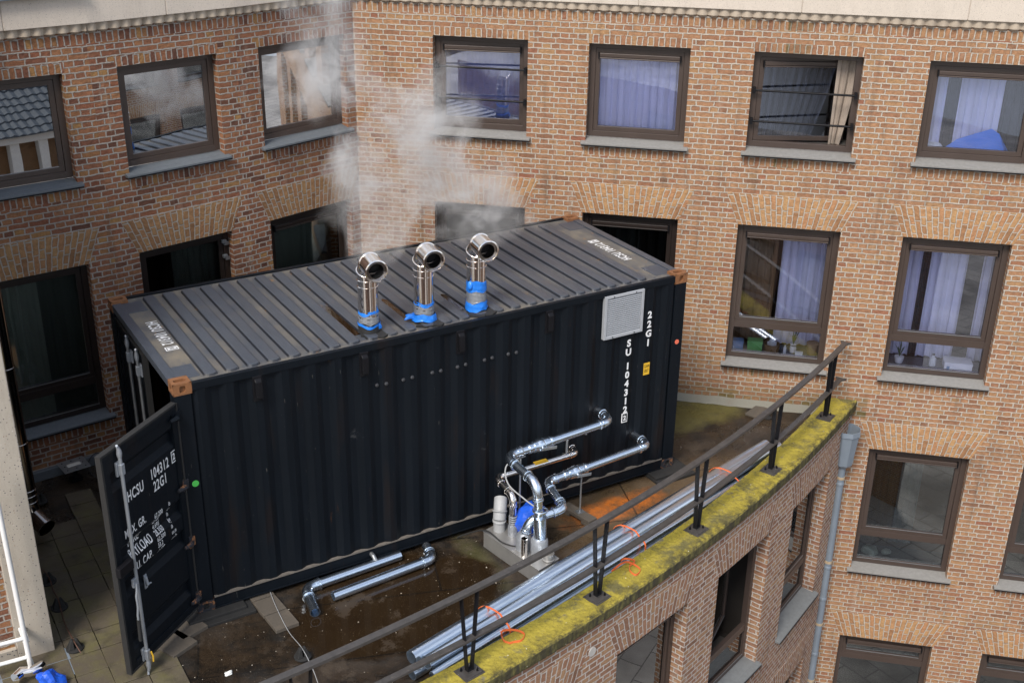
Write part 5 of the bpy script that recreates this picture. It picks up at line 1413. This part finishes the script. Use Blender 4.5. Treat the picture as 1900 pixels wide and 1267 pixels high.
# ------------------------------------------------------------------ rain hopper and downpipe
t=thing('downpipe','blue-grey zinc rain hopper and downpipe in the corner below the parapet','downpipe',FR(1.33,-.1,-1))
hc=FR(1.27,-.20,0); hc.z=0
def octo(r,z,n=8): return [hc+Vector((math.cos(R_(22.5+45*k))*r,math.sin(R_(22.5+45*k))*r,z)) for k in range(n)]
b=MB(); lv=[(.178,-.18),(.185,-.25),(.170,-.255),(.128,-.72),(.06,-.79)]
for (r0,z0),(r1,z1) in zip(lv,lv[1:]):
    A_,B_=octo(r0,z0),octo(r1,z1)
    for k in range(8): b.face([A_[k],A_[(k+1)%8],B_[(k+1)%8],B_[k]])
lv=[(.178,-.18),(.168,-.18),(.118,-.70)]
for (r0,z0),(r1,z1) in zip(lv,lv[1:]):
    A_,B_=octo(r0,z0),octo(r1,z1)
    for k in range(8): b.face([A_[k],A_[(k+1)%8],B_[(k+1)%8],B_[k]])
b.face(octo(.118,-.70)); b.build('hopper',M['zinc'],t)
b=MB(); b.tube([(hc.x,hc.y,-.79),(hc.x,hc.y,-12)],.052,24); b.build('pipe',M['zinc'],t,smooth=True)
for z in (-.95,-2.35,-3.45,-4.5,-5.7):
    b=MB(); b.tube([(hc.x,hc.y,z-.02),(hc.x,hc.y,z+.02)],.058,24); q=FR(1.30,.0,z); b.bar(hc+Vector((0,0,z)),q,.02,.02); b.build('pipe_bracket',M['rustclip'] if 'rustclip' in M else simple("tan_clip",(.42,.33,.22),.6,0,.4,20),t,smooth=True)
for z in (-1.05,-2.45,-3.0,-4.0,-5.0):
    b=MB(); b.tube([(hc.x,hc.y,z-.03),(hc.x,hc.y,z-.02),(hc.x,hc.y,z+.02),(hc.x,hc.y,z+.03)],.057,24,rr=[.053,.058,.058,.053]); b.build('pipe_socket',M['zinc'],t,smooth=True)

# ------------------------------------------------------------------ steam from the chimneys
def steam():
    m=bpy.data.materials.new("steam"); m.use_nodes=True; T=m.node_tree; T.nodes.clear()
    out=T.nodes.new("ShaderNodeOutputMaterial"); pv=T.nodes.new("ShaderNodeVolumePrincipled"); T.links.new(pv.outputs[0],out.inputs["Volume"])
    pv.inputs["Color"].default_value=(.93,.92,.90,1); pv.inputs["Density"].default_value=0; pv.inputs["Anisotropy"].default_value=.1
    tc=T.nodes.new("ShaderNodeTexCoord"); P=tc.outputs["Object"]
    def N(k,**kw):
        x=T.nodes.new("ShaderNode"+k)
        for a,b in kw.items(): setattr(x,a,b)
        return x
    def mth(op,a,b=0,clamp=False):
        x=N("Math",operation=op,use_clamp=clamp)
        for i,v in enumerate((a,b)):
            if isinstance(v,bpy.types.NodeSocket): T.links.new(v,x.inputs[i])
            else: x.inputs[i].default_value=v
        return x.outputs[0]
    # warp
    nz=N("TexNoise"); nz.inputs["Scale"].default_value=1.5; nz.inputs["Detail"].default_value=2; T.links.new(P,nz.inputs["Vector"])
    s=N("VectorMath",operation='SUBTRACT'); T.links.new(nz.outputs["Color"],s.inputs[0]); s.inputs[1].default_value=(.5,.5,.5)
    k=N("VectorMath",operation='SCALE'); T.links.new(s.outputs[0],k.inputs[0]); k.inputs["Scale"].default_value=1.1
    ad=N("VectorMath",operation='ADD'); T.links.new(P,ad.inputs[0]); T.links.new(k.outputs[0],ad.inputs[1]); V=ad.outputs[0]
    acc=None
    for (c,r,a) in PUFFS:
        d=N("VectorMath",operation='DISTANCE'); T.links.new(V,d.inputs[0]); d.inputs[1].default_value=tuple(c)
        q=mth('MULTIPLY',mth('SUBTRACT',1,mth('DIVIDE',d.outputs["Value"],r),True),a)
        acc=q if acc is None else mth('MAXIMUM',acc,q)
    n2=N("TexNoise"); n2.inputs["Scale"].default_value=2.1; n2.inputs["Detail"].default_value=6; n2.inputs["Roughness"].default_value=.62; n2.inputs["Distortion"].default_value=.4
    T.links.new(V,n2.inputs["Vector"])
    w_=mth('POWER',mth('MULTIPLY',mth('SUBTRACT',n2.outputs["Fac"],.40,True),4.4,True),2.1)
    D=mth('MULTIPLY',mth('MULTIPLY',acc,w_),STEAM_D)
    T.links.new(D,pv.inputs["Density"]); return m
STEAM_D=14
def at(u,v,y): return ony(u,v,y)
PUFFS=[(at(712,440,.55),.36,.9),(at(705,385,.7),.46,1),(at(765,370,.75),.42,.9),(at(865,405,.9),.36,1),(at(935,385,1.0),.36,.9),(at(830,330,.9),.48,1),(at(885,335,1.0),.40,.8),
       (at(690,300,1.0),.50,1),(at(760,260,1.1),.48,.9),(at(790,185,1.3),.46,1),(at(690,220,1.4),.52,.95),(at(640,150,1.6),.52,.75),(at(590,100,1.8),.50,.65),(at(600,35,1.9),.48,.6),(at(560,175,1.7),.45,.7),
       (at(682,468,.45),.22,.7),(at(693,474,.02),.13,.6),(at(797,452,.02),.13,.6),(at(902,436,.02),.13,.6),(at(775,430,.3),.22,.7),(at(880,418,.4),.22,.7),(at(840,240,1.2),.34,.6),(at(675,360,.9),.4,.7)]
b=MB(); lo=Vector((.5,-.16,2.72)); hi=Vector((5.3,3.05,6.6))
b.box(lo.x,hi.x,lo.y,hi.y,lo.z,hi.z)
o=b.build('steam',steam()); o['kind']='stuff'; tag(o,'wispy white steam drifting up from the chimneys across the brick corner','steam')
